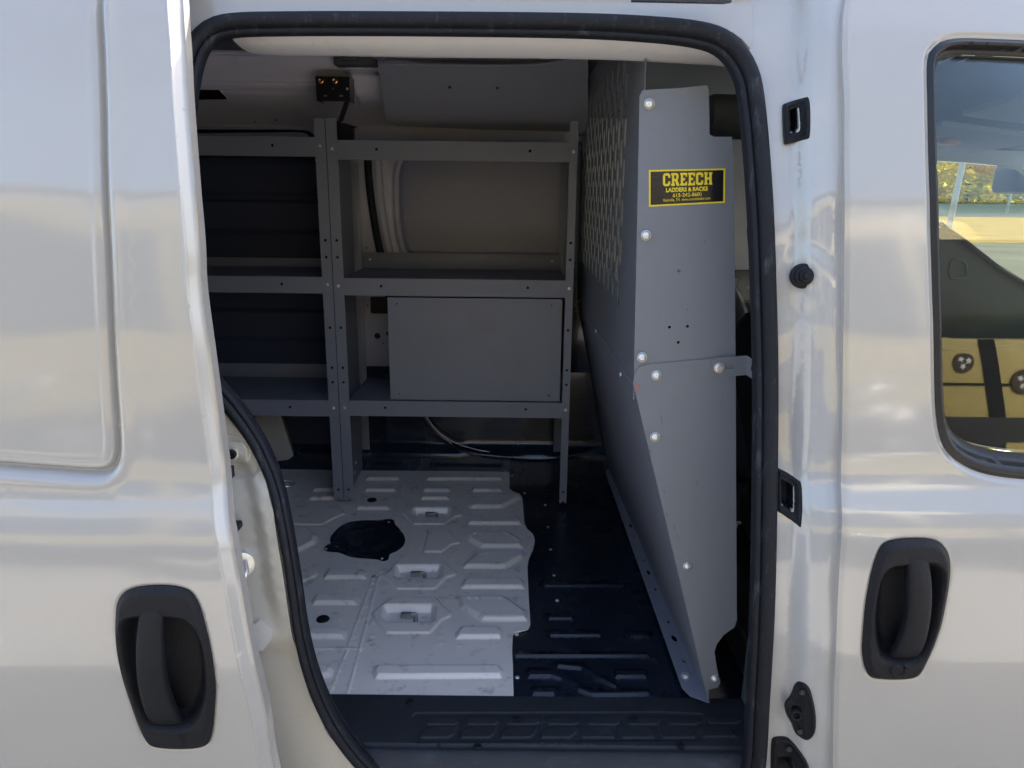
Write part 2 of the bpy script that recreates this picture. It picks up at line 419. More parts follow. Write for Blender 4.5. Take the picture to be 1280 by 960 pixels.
# ---------------------------------------------------------------- front passenger door
seam_px = [(1059, -90), (1058.5, 0), (1058, 150), (1057.5, 300), (1056, 430), (1054, 560), (1054.5, 640), (1052, 700), (1048, 780), (1045, 860), (1043, 960), (1040, 1060), (1036, 1130)]
seam = spline(surfpoly(seam_px), 6)
win_px = [(1161, 85), (1170, 58), (1192, 48), (1240, 48), (1330, 53), (1500, 70), (1750, 330), (1760, 610), (1600, 625), (1420, 612), (1300, 602), (1240, 595), (1205, 582), (1182, 560), (1173, 525), (1170, 470), (1167, 350), (1163, 200)]
winp = spline(surfpoly(win_px), 5, True)
hr = z6([(830, 205), (900, 195), (980, 200), (1020, 230), (1035, 290), (1022, 400), (1000, 500), (960, 600), (930, 650), (880, 665), (785, 662), (757, 640), (742, 580), (745, 500), (755, 400), (775, 300), (800, 230)], 800)
hrp = spline(surfpoly(hr), 4, True)
def fdoor_map(x, z):
    y = Yb(z)+.0007*np.sin(x*11+z*3)*np.sin(z*9+1)+.0003*np.sin(x*23-z*17)
    d, _ = pdist(x, z, seam, False); rr = .006; q = np.clip(rr-d, 0, rr); y = y+rr-np.sqrt(np.maximum(rr*rr-q*q, 0))
    s = sdf(x, z, winp); y = y+.006*ss(.010-s, 0, .010)
    sh = sdf(x, z, hrp); y = y+.0035*ss(-sh, -.006, .004)
    return np.stack([x, y, z], 1)
RX = 2.55
fpoly = [tuple(e) for e in seam]+[(RX, seam[-1][1]), (RX, seam[0][1])]
ex = np.vstack([offs(seam, (.001, .0025, .004, .006, .009), .012, False), offs(seam, (-.001, -.0025, -.004, -.006, -.009), .012, False), offs(winp, (-.018, -.014, -.010, -.007, -.004, -.002, .002, .004, .007, .010, .014, .018), .008), offs(hrp, (-.006, -.002, .002, .006), .01)])
bowl_r = z6([(890, 278), (830, 288), (795, 340), (778, 450), (783, 540), (812, 600), (925, 600), (972, 520), (1007, 400), (1013, 320), (990, 280), (940, 272)], 800)
FD = slab('front_door', fpoly, [winp, grow(spline(surfpoly(bowl_r), 4, True), 1.03)], fdoor_map, (0, .045, 0), .022, ex, PAINT, VAN, edge_sp=.012)
bowl_r = z6([(890, 278), (830, 288), (795, 340), (778, 450), (783, 540), (812, 600), (925, 600), (972, 520), (1007, 400), (1013, 320), (990, 280), (940, 272)], 800)
gl = z6([(888, 250), (882, 350), (874, 440), (855, 530), (835, 590)], 800); gr = z6([(957, 250), (960, 350), (953, 440), (940, 530), (925, 592)], 800)
door_handle(FD, hr, bowl_r, (gl, gr), (800+852/2.667, 600+622/2.667, 1), 0)
# window seal and pane
win_in = [(1177, 92), (1184, 72), (1200, 65), (1240, 66), (1330, 71), (1490, 90), (1725, 335), (1735, 585), (1590, 597), (1420, 586), (1300, 574), (1250, 568), (1215, 557), (1196, 538), (1189, 510), (1187, 470), (1184, 350), (1180, 200)]
winn = spline(surfpoly(win_in), 5, True)
def wseal_map(x, z):
    a = sdf(x, z, winp); b = -sdf(x, z, winn)     # a<0 inside outer ; b<0 outside inner
    t = np.clip(-a/np.maximum(-a-b, 1e-4), 0, 1)
    y = Yb(z)+.004-.006*np.sin(np.pi*np.clip(t*1.6, 0, 1))+.014*ss(t, .5, .62)+.006*ss(t, .62, 1)
    return np.stack([x, y, z], 1)
ex = []
for t in (.12, .25, .4, .5, .55, .6, .75, .9):
    a = resample(winp, .012, True); 
    n = len(a); b = resample(winn, .012, True)
    for q in a:
        j = np.argmin(((b-q)**2).sum(1)); ex.append(q*(1-t)+b[j]*t)
slab('window_seal', winp, [winn], wseal_map, (0, .02, 0), .03, ex, mat('seal_gloss', (.012, .013, .016), .38, bump=.2, bscale=500), FD, edge_sp=.012)
def pane_map(x, z): return np.stack([x, Yb(z)+.026, z], 1)
slab('window_pane', winn*1.0, [], pane_map, (0, .004, 0), .05, None, GLASS, FD, edge_sp=.03)

# ---------------------------------------------------------------- door opening, jambs
seal_px = [(238, 72), (254, 44), (284, 30), (360, 27), (500, 27), (700, 29), (800, 33), (870, 40), (907, 53), (932, 84), (943, 130), (953, 250), (958, 380), (960, 480), (959, 620), (956, 760), (950, 880), (944, 965),
           (925, 1010), (880, 1022), (600, 1022), (520, 1005), (462, 966), (420, 915), (393, 860), (376, 800), (364, 720), (352, 650), (340, 600), (318, 552), (290, 512), (258, 475), (236, 430), (224, 360), (220, 250), (228, 130)]
seal_w = [.82]*5+[.84, .87, .9, .92]+[.92]*9+[.8]*4+[.66, .62, .60, .56, .54, .54, .56, .62, .68, .74, .74, .74, .74, .8]
SO = .055
seal3 = [PS(p[0], p[1], SO) for p in seal_px]
sealc = spline(np.array(seal3)[:, [0, 2]], 7, True)
# right jamb
seal_r = np.array([PS(*p, SO) for p in [(885, -40), (908, 20), (934, 66), (945, 130), (950, 250), (957, 380), (960, 480), (959, 620), (956, 760), (951, 880), (945, 965), (940, 1060), (935, 1130)]])
zr = seal_r[::-1, 2]; xr = seal_r[::-1, 0]
zs = seam[::-1, 1]; xs = seam[::-1, 0]
crz = [PS(p[0], p[1], .04)[2] for p in [(998, 1060), (1000, 960), (1003, 860), (1001, 760), (1008, 660), (1010, 560), (1012, 440), (1004, 400), (1018, 300), (1030, 100), (1040, 0)]]
crx = [PS(p[0], p[1], .04)[0] for p in [(998, 1060), (1000, 960), (1003, 860), (1001, 760), (1008, 660), (1010, 560), (1012, 440), (1004, 400), (1018, 300), (1030, 100), (1040, 0)]]
bump_c = surfpoly([(1003, 345)], .05)[0]
_cz = np.linspace(crz[0], crz[-1], 120); _cx = np.minimum(np.interp(_cz, crz, crx), np.interp(_cz, zs, xs)-.058); _k = np.ones(21)/21
_cx = np.convolve(np.pad(_cx, 10, mode='edge'), _k, 'valid'); crz, crx = _cz, _cx
def jamb_off(x, z):
    a = np.interp(z, zr, xr); b = np.interp(z, zs, xs); c = np.interp(z, crz, crx)
    o = .058-.002*ss(x, a, c) - .026*ss(x, c-.010, c+.020) - .010*ss(x, c+.014, b-.012)
    o = o+.0022*np.sin(z*13+x*22+1)+.0011*np.sin(z*31-x*40)
    d = np.hypot(x-bump_c[0], (z-bump_c[1])*.7); o = o-.003*ss(.045-d, 0, .03)
    # shallow pressed pockets
    return o
POCK = []
for px, py, w, h_ in [(993, 152, .018, .042), (986, 620, .016, .05)]:
    q = surfpoly([(px, py)], .055)[0]; POCK.append((q[0], q[1], w, h_))
def jamb_map(x, z): return np.stack([x, Yb(z)+jamb_off(x, z), z], 1)
jl = np.stack([np.interp(np.linspace(zr[0], 1.99, 40), zr, xr)+.004, np.linspace(zr[0], 1.99, 40)], 1)
jr = np.stack([np.interp(np.linspace(zr[0], 1.99, 40), zs, xs)+.02, np.linspace(zr[0], 1.99, 40)], 1)
jpoly = np.vstack([jl, jr[::-1]])
cl = np.array([crx, crz]).T
ex = np.vstack([offs(cl, (-.02, -.014, -.009, -.005, -.001, .003, .007, .011, .016, .022), .01, False), offs(seam, (-.016, -.013, -.010, -.007, -.004, -.001, .002, .005, .008, .012), .012, False)])
def _oj(px, py):
    p = PS(px, py, .055)
    for _ in range(12): p = PS(px, py, float(jamb_off(np.array([p[0]]), np.array([p[2]]))[0]))
    return p[[0, 2]]
CUPS = [[(987, 138), (997, 134), (998.5, 164), (988, 167)], [(976, 599), (991, 606), (991, 640), (976, 630)], [(972, 944), (988, 944), (993, 965), (993, 990), (971, 990)], [(989, 881), (998, 881), (998, 893), (989, 893)]]
BP = slab('door_pillar', jpoly, [grow([_oj(*q) for q in P_c], 1.08) for P_c in CUPS], jamb_map, (0, .012, 0), .008, ex, JAMB, VAN, edge_sp=.012)
def onj(px, py):
    p = PS(px, py, .055); 
    for _ in range(12):
        o = float(jamb_off(np.array([p[0]]), np.array([p[2]]))[0]); p = PS(px, py, o)
    return p
# fixtures on the pillar
def cup(px_outline, inner, depth=.02, name='striker_cup', rim=.005):
    o_ = onj(*np.mean(px_outline, 0)); o_ = float(o_[1]-Yb(o_[2]))
    oc = spline(surfpoly(px_outline, o_), 3, True); ic = surfpoly(inner, o_)
    def cm(x, z):
        s = sdf(x, z, oc); si = sdf(x, z, ic)
        return np.stack([x, Yb(z)+np.minimum(jamb_off(x, z), float(jamb_off(oc[:1, 0]*0+oc[:, 0].mean(), oc[:1, 1]*0+oc[:, 1].mean())[0]))-rim*ss(-s, -.0005, .005)+rim*.5*ss(-s, .006, .009)+depth*ss(-si, -.001, .004), z], 1)
    ex = np.vstack([offs(oc, (-.001, -.003, -.005, -.007, -.009, .001, .003, .005, .007, .009), .005), offs(ic, (-.003, -.001, .001, .003), .004)])
    return slab(name, oc, [], cm, (0, .007, 0), .006, ex, PLAST, BP, edge_sp=.004)
cup([(979, 135), (983, 129), (1002, 123), (1006, 126), (1007.5, 150), (1007, 172), (1003, 175), (985, 180), (981, 177)], [(987, 138), (997, 134), (998.5, 164), (988, 167)], .025)
cup([(971, 588), (975, 586), (993, 596), (998, 604), (998, 652), (995, 654), (977, 642), (971, 634)], [(976, 599), (991, 606), (991, 640), (976, 630)], .025, 'latch_recess')
p = onj(1003, 345)
mb = MB(); ax = (-.12, -1, .1)
mb.lathe([(.0205, -.002), (.0205, .004), (.019, .006), (.0155, .007), (.015, .013), (.0135, .0145), (.0105, .015), (.0100, .021), (.0085, .0225), (.0055, .0225), (.005, .026), (.0035, .027)], p, ax, 28)
mb.build('bump_stop', PLAST, BP)
# lower contact plate with two screws
ol = [(997, 852), (1004, 850), (1010, 858), (1015, 885), (1014, 908), (1007, 919), (996, 919), (990, 905), (984, 895), (982, 882), (988, 874), (992, 866)]
cup(ol, [(989, 881), (998, 881), (998, 893), (989, 893)], .008, 'contact_plate', .007)
for q in ((1001, 862), (998, 911)):
    mb = MB(); c = onj(*q); c = c+np.array([0, -.007, 0]); mb.lathe([(.0052, 0), (.0052, .0015), (.004, .002), (.002, .0005)], c, (0, -1, 0), 14)
    mb.build('screw', DASHP, BP)
c = onj(993, 888)+np.array([0, -.006, 0]); mb = MB(); mb.lathe([(.0125, 0), (.0125, .006), (.010, .009), (.0065, .009), (.006, .001)], c, (-.1, -1, 0), 22); mb.build('contact_button', PLAST, BP)
cup([(964, 928), (970, 921), (985, 921), (996, 930), (1004, 944), (1007, 965), (1005, 1000), (965, 1000), (963, 960)], [(972, 944), (988, 944), (993, 965), (993, 990), (971, 990)], .03, 'lower_latch', .009)
c = onj(984, 932)+np.array([0, -.009, 0]); mb = MB(); mb.lathe([(.0055, 0), (.0055, .002), (.004, .0025), (.002, .0008)], c, (0, -1, 0), 14); mb.build('latch_screw', DASHP, BP)

# left jamb (rear pillar of the opening, mostly behind the sliding door)
lj = [(100, 380), (262, 455), (288, 505), (312, 545), (330, 590), (342, 640), (354, 720), (366, 800), (382, 870), (408, 925), (455, 975), (520, 1010), (600, 1026), (600, 1130), (100, 1130)]
ljp = spline(surfpoly(lj, .058), 4, True) if False else surfpoly(lj, .058)
sl = sealc
ledge = surfpoly([(262, 540), (312, 546), (322, 555), (322, 590), (312, 600), (262, 604)], .058)
ledge2 = surfpoly([(262, 552), (302, 552), (310, 562), (308, 580), (300, 584), (262, 584)], .058)
chan = spline(surfpoly([(286, 600), (296, 640), (306, 690), (314, 740), (330, 790), (352, 850), (372, 905)], .058), 5)
def lj_map(x, z):
    y = Yb(z)+.058
    s = sdf(x, z, ledge); s2 = sdf(x, z, ledge2)
    y = y+.006*ss(-s, -.004, .004)-.006*ss(-s2, -.003, .003)
    d, _ = pdist(x, z, chan, False)
    y = y+.020*ss(.045-d, 0, .03)*ss(z, .80, .98)
    y = y+.012*ss(.84-z, 0, .06)
    return np.stack([x, y, z], 1)
ex = np.vstack([offs(ledge, (-.004, -.002, 0, .002, .004), .008), offs(ledge2, (-.003, 0, .003), .008)])
LJ = slab('rear_pillar', ljp, [], lj_map, (0, .012, 0), .014, ex, mat('jamb_cream', (.68, .66, .60), .30, 0, .8, .05, noise=.03, nscale=6, dirt=(.42, .38, .30), dirtscale=10, dirtamt=.35), VAN, edge_sp=.014)
def onl(px, py, o=.058):
    return PS(px, py, o)
c = onl(290, 567)
mb = MB(); mb.lathe([(.0115, -.004), (.0115, .001), (.0098, .0015)], c, (.15, -1, 0), 20); mb.build('bolt_washer', ZINC, LJ)
mb = MB(); mb.lathe([(.0085, 0), (.0085, .004), (.0065, .006), (.003, .006), (.003, .003)], c+np.array([0, -.001, 0]), (.15, -1, 0), 20); mb.build('pillar_bolt', PLAST, LJ)
mb = MB(); c = onl(286, 591, .05); mb.box((c[0]-.006, c[1]-.004, c[2]-.010), (c[0]+.006, c[1]+.012, c[2]+.010), .002); mb.build('dark_slot', HOLE, LJ)
c = onl(296, 658); mb = MB(); mb.box((c[0]-.012, c[1]-.016, c[2]-.006), (c[0]+.006, c[1]+.014, c[2]+.006), .003); mb.build('rubber_stub', PLAST, LJ)
c = onl(303, 712)
mb = MB(); mb.lathe([(.023, -.004), (.023, .005), (.021, .006)], c+np.array([-.006, .010, .004]), (.5, -1, .1), 26)
pth = spline([c+np.array(v) for v in ((-.010, .004, -.012), (-.006, -.028, -.012), (.010, -.034, -.004), (.014, -.020, .006), (.004, .006, .012))], 8)
mb.tube(pth, .0042, 12); mb.build('door_striker', ZINC, LJ)
c = onl(326, 795, .052)
mb = MB(); mb.prism([onl(x, y, .0565) for x, y in ((310, 785), (326, 775), (340, 788), (339, 800), (328, 814), (313, 811))], (0, .0008, 0)); mb.build('white_patch', WHITE, LJ)  # flat white six-sided patch on the pillar

# seal all around the opening
prof = [(-.0245, .016), (-.0245, .004), (-.0225, -.004), (-.019, -.008), (-.0145, -.0085), (-.012, -.005), (-.0105, -.0045), (-.009, -.009), (-.004, -.015), (.003, -.0175), (.010, -.016), (.0155, -.011), (.0185, -.003), (.019, .016)]
spth = resample(spline(np.array(seal3), 8, True), .014, True)
s4 = resample(spline(np.hstack([np.array(seal3), np.array(seal_w)[:, None]]), 8, True), .014, True)
spth = s4[:, :3]
mb = MB(); mb.sweep(spth, prof, D=(0, 1, 0), closed=True, scale=s4[:, 3])
SEALO = mb.build('door_seal', SEAL, VAN, sharp=R(60))
# inner lip of the seal (thin second strip)
ctr = spth.mean(0)
def shrink(pth, d, dy):
    T = np.roll(pth, -1, 0)-np.roll(pth, 1, 0); T /= np.linalg.norm(T, axis=1)[:, None]
    Nn = np.stack([T[:, 2], np.zeros(len(T)), -T[:, 0]], 1); Nn /= np.linalg.norm(Nn, axis=1)[:, None]
    sgn = np.sign(((ctr-pth)*Nn).sum(1))[:, None]; sgn = np.where(sgn.mean() > 0, 1, -1)
    return pth+Nn*sgn*d+np.array([0, dy, 0])
# painted flange behind the seal that closes the shell between skin and lining
fl = shrink(spth, .0, .02)
mb = MB(); mb.sweep(fl, [(-.02, -.004), (.010, -.004), (.010, .05), (.004, .05), (.002, .004), (-.02, .004)], closed=True, scale=s4[:, 3]); 
mb.build('opening_flange', SEAL, VAN)

# header above the opening and shell of the roof side
def shell_map(x, z): return np.stack([x, Yb(z)+.056*ss(1.955-z, 0, .03), z], 1)
xT = np.interp(1.9, zs, xs)
top_edge = sealc[(sealc[:, 1] > 1.80)]
he = []
hp = [(120, 30), (238, 62), (250, 38), (275, 24), (330, 19), (500, 19), (700, 21), (800, 26), (878, 33), (921, 40), (940, 80), (953, 130)]
hq = surfpoly(hp, .05)
hq = hq[:-2]; xe_ = hq[-1][0]+.022
hpoly = [(-1.9, 1.86)]+[(-.72, 1.86)]+[tuple(q) for q in hq[1:]]+[(xe_+.006, hq[-1][1]-.03), (xe_+.006, 1.962), (xT+.004, 1.966), (xT+.004, 2.055), (-1.9, 2.055)]
ex = []
for z in (1.965, 1.955, 1.945, 1.935, 1.925, 1.98, 2.0, 2.02, 2.04): ex += [(x, z) for x in np.arange(-1.88, .6, .02)]
slab('roof_side', hpoly, [], shell_map, (0, .01, 0), .025, ex, PAINT, VAN, edge_sp=.02)
# black guide channel slot at the very top
c0 = PS(798, 0.5, -.001); c1 = PS(914, 3, -.001)
mb = MB(); mb.prism([PS(790, -6, -.003), PS(912, -5, -.003), PS(915, 2, -.003), PS(905, 3.5, -.003), PS(790, 1, -.003)], (0, .01, 0)); mb.build('roof_slot', PLAST, VAN)
# upper body above front door and lower / rear skins beyond the frame
mb = MB()
ZR = 2.06
pr = [(-.0, 0)]
rows = []
bm = bmesh.new()
yr = np.linspace(1.58, 2.50, 20)
def roofz(y): return ZR+.035*math.sin(math.pi*(y-1.58)/(2.50-1.58))
for x in (-1.9, -1.0, 0, .9, 1.80): rows.append([bm.verts.new((x, y, roofz(y))) for y in yr])
for a, b in zip(rows, rows[1:]):
    for i in range(19): bm.faces.new((a[i], b[i], b[i+1], a[i+1]))
r = bmesh.ops.extrude_face_region(bm, geom=bm.faces[:])
for v in [g_ for g_ in r['geom'] if isinstance(g_, bmesh.types.BMVert)]: v.co.z -= .025
bmesh.ops.recalc_face_normals(bm, faces=bm.faces[:])
mb = MB(); mb.bm.free(); mb.bm = bm; mb.build('roof', PAINT, VAN)
def cant_map(x, z): return np.stack([x, Yb(z), z], 1)
zt = seam[0][1]+.004
slab('cant_rail', [(np.interp(1.9, zs, xs)+.002, zt), (1.80, zt), (1.80, 2.055), (np.interp(1.9, zs, xs)+.0, 2.055)], [], cant_map, (0, .02, 0), .04, None, PAINT, VAN)
# far side outer skin (mirrored), keeps the sun out
YM = 1.95*2+.17
def far_map(x, z): return np.stack([x, YM-Yb(z), z], 1)
fwin = [PY(px, py, 2.72)[[0, 2]] for px, py in [(912, 188), (1205, 196), (1330, 190), (1480, 270), (1480, 345), (1290, 364), (1184, 283), (905, 330)]]
fwin = [(.72, 1.24), (.72, 1.68), (.78, 1.72), (1.25, 1.73), (1.62, 1.715), (1.82, 1.70), (2.04, 1.60), (2.30, 1.40), (2.38, 1.28), (2.02, 1.245), (1.97, 1.28), (1.60, 1.475), (1.52, 1.40), (1.50, 1.24)]
slab('far_body_side', [(-1.9, .32), (2.6, .32), (2.75, 1.28), (2.45, 1.62), (1.80, 2.055), (-1.9, 2.055)], [fwin], far_map, (0, -.05, 0), .06, None, PAINT, VAN)
# rear wall, front bulkhead under windscreen, underbody
mb = MB(); mb.box((-1.94, 1.2, .32), (-1.9, 2.9, 2.06), .005); mb.build('rear_doors', PAINT, VAN)
mb = MB(); mb.box((-1.9, 1.19, .38), (2.6, 2.85, .50), .01); mb.build('underbody', DASHP, VAN)
mb = MB(); mb.prism([(1.80, 1.5, 2.05), (1.80, 2.62, 2.05), (2.60, 2.82, 1.36), (2.60, 1.22, 1.36)], (.01, 0, .01)); mb.build('windscreen', GLASS, VAN)
mb = MB(); mb.prism([(2.55, 1.17, .5), (2.55, 1.17, 1.32), (2.60, 1.17, 1.35), (3.35, 1.17, 1.12), (3.45, 1.17, .45)], (0, 1.75, 0), .02); mb.build('bonnet', PAINT, VAN)
slab('rear_quarter', [(-1.9, .36), (-.62, .36), (-.62, 1.875), (-1.9, 1.875)], [], lambda x, z: np.stack([x, Yb(z)+.03, z], 1), (0, .012, 0), .05, None, PAINT, VAN)
# lining just behind the opening's left side so no daylight enters
slab('inner_quarter', [(-1.9, .5), (-.60, .5), (-.60, 1.9), (-1.9, 1.9)], [], lambda x, z: np.stack([x, Yb(z)+.10, z], 1), (0, .01, 0), .06, None, INPAINT, VAN)

# ---------------------------------------------------------------- roof interior
# bright side rail trim along the top of the opening
tp_top = [(284, 38), (320, 45), (420, 43), (520, 41), (640, 40), (760, 42), (860, 48), (905, 58), (922, 76)]
tp_bot = [(311, 66), (335, 69), (420, 70), (520, 72), (640, 73), (760, 75), (860, 80), (905, 83), (921, 88)]
bm = bmesh.new(); rows = []
tt = resample(spline([PS(*p, .10) for p in tp_top], 6), .02); tb = resample(spline([PY(p[0], p[1], 1.43) for p in tp_bot], 6), .02)
n = min(len(tt), len(tb)); tt = resample(tt, 1e9) if False else tt
ti = np.linspace(0, 1, 60)
def par(P, t):
    s = np.concatenate([[0], np.cumsum(np.linalg.norm(np.diff(P, axis=0), axis=1))]); s /= s[-1]
    return np.stack([np.interp(t, s, P[:, i]) for i in range(3)], 1)
A = par(tt, ti); B = par(tb, ti)
for a, b in zip(A, B):
    row = []
    for u in np.linspace(0, 1, 9):
        p = a*(1-u)+b*u; p = p+np.array([0, -.012*math.sin(math.pi*u), -.004*math.sin(math.pi*u)])
        row.append(bm.verts.new(p))
    row.append(bm.verts.new(b+np.array([0, .03, .012]))); row.append(bm.verts.new(b+np.array([0, .07, .05])))
    rows.append(row)
for a, b in zip(rows, rows[1:]):
    for j in range(len(a)-1): bm.faces.new((a[j], b[j], b[j+1], a[j+1]))
r = bmesh.ops.extrude_face_region(bm, geom=bm.faces[:])
for v in [g_ for g_ in r['geom'] if isinstance(g_, bmesh.types.BMVert)]: v.co += Vector((0, .004, .003))
bmesh.ops.recalc_face_normals(bm, faces=bm.faces[:])
mb = MB(); mb.bm.free(); mb.bm = bm; mb.build('rail_trim', TRIMP, VAN)
mb = MB(); mb.box((-1.88, 1.46, 2.01), (.24, 2.6, 2.026)); mb.build('roof_lining', DUCT, VAN)
# near roof side inner pressing
mb = MB(); mb.prism([(-1.88, 1.42, 1.90), (-1.88, 1.47, 2.01), (-1.88, 1.52, 2.01), (-1.88, 1.46, 1.88)], (2.1, 0, 0)); mb.build('roof_rail_inner', INPAINT, VAN)
# roof bows
for x in (-1.35, -.45):
    mb = MB(); mb.prism([(x, 1.5, 2.01), (x+.02, 1.5, 1.985), (x+.10, 1.5, 1.985), (x+.12, 1.5, 2.01)], (0, 1.05, 0)); mb.build('roof_bow', INPAINT, VAN)

# ---------------------------------------------------------------- far wall, built as pressed sheets
def rib(s, w, h): return h*np.exp(-(s/w)**2)
# sloping rail: from roof to top of far wall
def lerp_surf(p_top, p_bot):   # Y as function of z
    (zt_, yt_), (zb_, yb_) = p_top, p_bot
    return lambda z: yb_+(yt_-yb_)*(z-zb_)/(zt_-zb_)
YRAIL = lambda z: np.interp(z, [1.70, 1.80, 1.86, 1.90, 1.955, 1.965, 2.03], [2.72, 2.70, 2.64, 2.58, 2.56, 2.50, 2.47])
def PR(px, py, f=YRAIL, off=0):
    Y = 2.6
    for _ in range(40):
        p = PY(px, py, Y); Y = .5*Y+.5*(float(f(p[2]))+off)
    return PY(px, py, Y)
trap = np.array([PR(*p)[[0, 2]] for p in [(244, 125), (250, 111), (271, 109), (285, 124)]])
trap_o = np.array([PR(*p)[[0, 2]] for p in [(240, 129), (248, 107), (273, 105), (290, 127)]])
boxb = np.array([PR(*p)[[0, 2]] for p in [(436, 92), (474, 92), (480, 128), (450, 130)]])
def rail_map(x, z):
    y = YRAIL(z)+rib(sdf(x, z, trap_o), .006, .004)
    y = y-.006*ss(.20-np.abs(x+.55), 0, .02)*ss(z, 1.795, 1.80)*ss(1.825-z, 0, .005)
    y = y-.02*ss(-sdf(x, z, boxb), -.01, .01)
    return np.stack([x, y, z], 1)
ex = np.vstack([offs(trap_o, (-.008, -.004, 0, .004, .008), .01), offs(boxb, (-.01, -.005, 0, .005, .01), .012)])
rh = [list(map(tuple, trap))]+[list(map(tuple, np.array([PR(*q)[[0, 2]] for q in circ(cx, cy, r_, 10)]))) for cx, cy, r_ in [(386, 98.5, 1.8), (318, 152, 2.0), (339, 150, 1.4), (344.5, 150, 2.1), (440, 163, 1.8), (446, 163.5, 1.8)]]
RAIL = slab('roof_rail_far', [(-1.88, 1.72), (.22, 1.72), (.22, 2.02), (-1.88, 2.02)], rh, rail_map, (0, .004, .001), .03, ex, INPAINT, VAN, edge_sp=.012)
for py_, r_ in ((66, .008), (157.5, .006)):
    c_ = PR(300, py_); mb = MB(); mb.tube([(-1.86, c_[1], c_[2]), (-.62, c_[1], c_[2]), (-.56, c_[1]+.004, c_[2]-.006)], r_, 10); mb.build('rail_bead', INPAINT, RAIL)
c_ = PR(300, 108); mb = MB(); mb.prism([(-1.86, c_[1]-.012, c_[2]+.016), (-1.86, c_[1]-.016, c_[2]+.004), (-1.86, c_[1]+.004, c_[2]-.012), (-1.86, c_[1]+.02, c_[2])], (1.80, 0, 0), .003); mb.build('rail_fold', INPAINT, RAIL)
# dark cavity behind holes
mb = MB(); mb.prism([(-1.88, 2.76, 1.70), (-1.88, 2.735, 1.82), (-1.88, 2.66, 1.9), (-1.88, 2.62, 2.0), (-1.88, 2.66, 2.0), (-1.88, 2.79, 1.7)], (2.1, 0, 0)); mb.build('rail_backing', DARKW, VAN)
# far wall painted sheet
WY = 2.74
pnl = spline(planepoly([(500, 206), (520, 190), (600, 186), (715, 186), (780, 190), (800, 240), (800, 320), (700, 334), (600, 335), (535, 330), (510, 318), (500, 290), (497, 240)], WY), 4, True)
door_o = spline(planepoly([(458, 170), (468, 155), (500, 148), (640, 150), (780, 155), (840, 200), (845, 400), (830, 520), (780, 575), (700, 585), (600, 578), (555, 560), (522, 520), (505, 460), (490, 400), (482, 350), (470, 300), (461, 240)], WY), 5, True)
def fw_map(x, z):
    s = sdf(x, z, door_o); sp2 = sdf(x, z, pnl)
    y = WY+.012*ss(-s, 0, .02)-rib(s+.03, .008, .008)-.010*ss(-sp2, -.022, -.008)+.016*ss(-sp2, -.006, .006)
    y = y-rib(s+.055, .006, .006)
    return np.stack([x, y, z], 1)
ex = np.vstack([offs(door_o, tuple(np.arange(-.07, .07, .007)), .015), offs(pnl, tuple(np.arange(-.025, .026, .005)), .015)])
kh = []
for cx, cy, r_ in [(471.5, 420, 4.2), (485, 417, 3), (479, 429, 1.6), (459, 382, 1.8), (458, 310, 2)]: kh.append([tuple(PY(*q, WY)[[0, 2]]) for q in circ(cx, cy, r_, 12)])
kh.append([tuple(PY(*q, WY)[[0, 2]]) for q in [(463, 371), (486, 371), (486, 392), (463, 392)]])
kh.append([tuple(PY(*q, WY)[[0, 2]]) for q in [(492, 205), (489, 170), (493, 170)]]) if False else None
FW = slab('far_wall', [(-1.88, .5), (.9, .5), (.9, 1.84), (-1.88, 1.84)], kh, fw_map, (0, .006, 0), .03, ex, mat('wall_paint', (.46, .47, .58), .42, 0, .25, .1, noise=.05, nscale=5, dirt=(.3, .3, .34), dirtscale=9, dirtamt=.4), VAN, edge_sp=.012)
mb = MB(); mb.box((-1.0, WY+.035, .5), (.9, WY+.05, 1.8)); mb.build('wall_cavity', DARKW, VAN)
# blank panel in the far door
def pn_map(x, z): return np.stack([x, WY+.016-.006*ss(-sdf(x, z, pnl), 0, .02)+.004*np.cos((x-.0)*5)*np.cos((z-1.5)*6), z], 1)
slab('door_blank_panel', pnl, [], pn_map, (0, .006, 0), .03, offs(pnl, (-.004, -.012, -.02, .004, .012, .02), .015), BLIN, VAN, edge_sp=.012)
# black seal round far door
pth = [PY(x, y, WY-.012) for x, y in [(800, 140), (640, 141), (520, 142), (484, 146), (467, 156), (461, 175), (460, 205), (464, 250), (472, 300), (480, 335), (490, 385), (504, 455)]]
mb = MB(); mb.tube(resample(spline(pth, 6), .02), .0135, 12); mb.build('far_door_seal', SEAL, VAN)
# dark trim at bottom of far door + sill strip
low = spline(planepoly([(300, 515), (500, 512), (620, 510), (800, 505), (860, 512), (860, 590), (700, 591), (300, 592)], WY-.02), 1, True)
arc = spline(planepoly([(520, 505), (533, 525), (548, 543), (572, 557), (610, 565), (680, 570), (740, 560)], WY-.02), 6)
def lo_map(x, z):
    d, _ = pdist(x, z, arc, False)
    return np.stack([x, WY-.024-rib(d, .008, .004)-.03*ss(.66-z, 0, .05), z], 1)
LOWP = planepoly([(255, 512), (860, 506), (862, 596), (240, 596)], WY-.02)
slab('lower_trim', [(-1.88, .53), (.9, .53), (.9, .955), (-1.88, .955)], [], lo_map, (0, .004, 0), .03, np.vstack([offs(arc, tuple(np.arange(-.02, .021, .004)), .012, False)]), mat('lower_trim_gloss', (.007, .014, .032), .22, 0, .5, .08, dirt=(.05, .06, .08), dirtscale=14, dirtamt=.4), VAN, edge_sp=.02)
mb = MB(); pth = [PY(x, y, WY-.045) for x, y in [(533, 521), (546, 538), (566, 552), (592, 561), (612, 565)]]
mb.tube(spline(pth, 6), .0022, 8); mb.build('trim_painted_highlight', INPAINT, VAN)  # pale tube painted in as the curved highlight on the trim
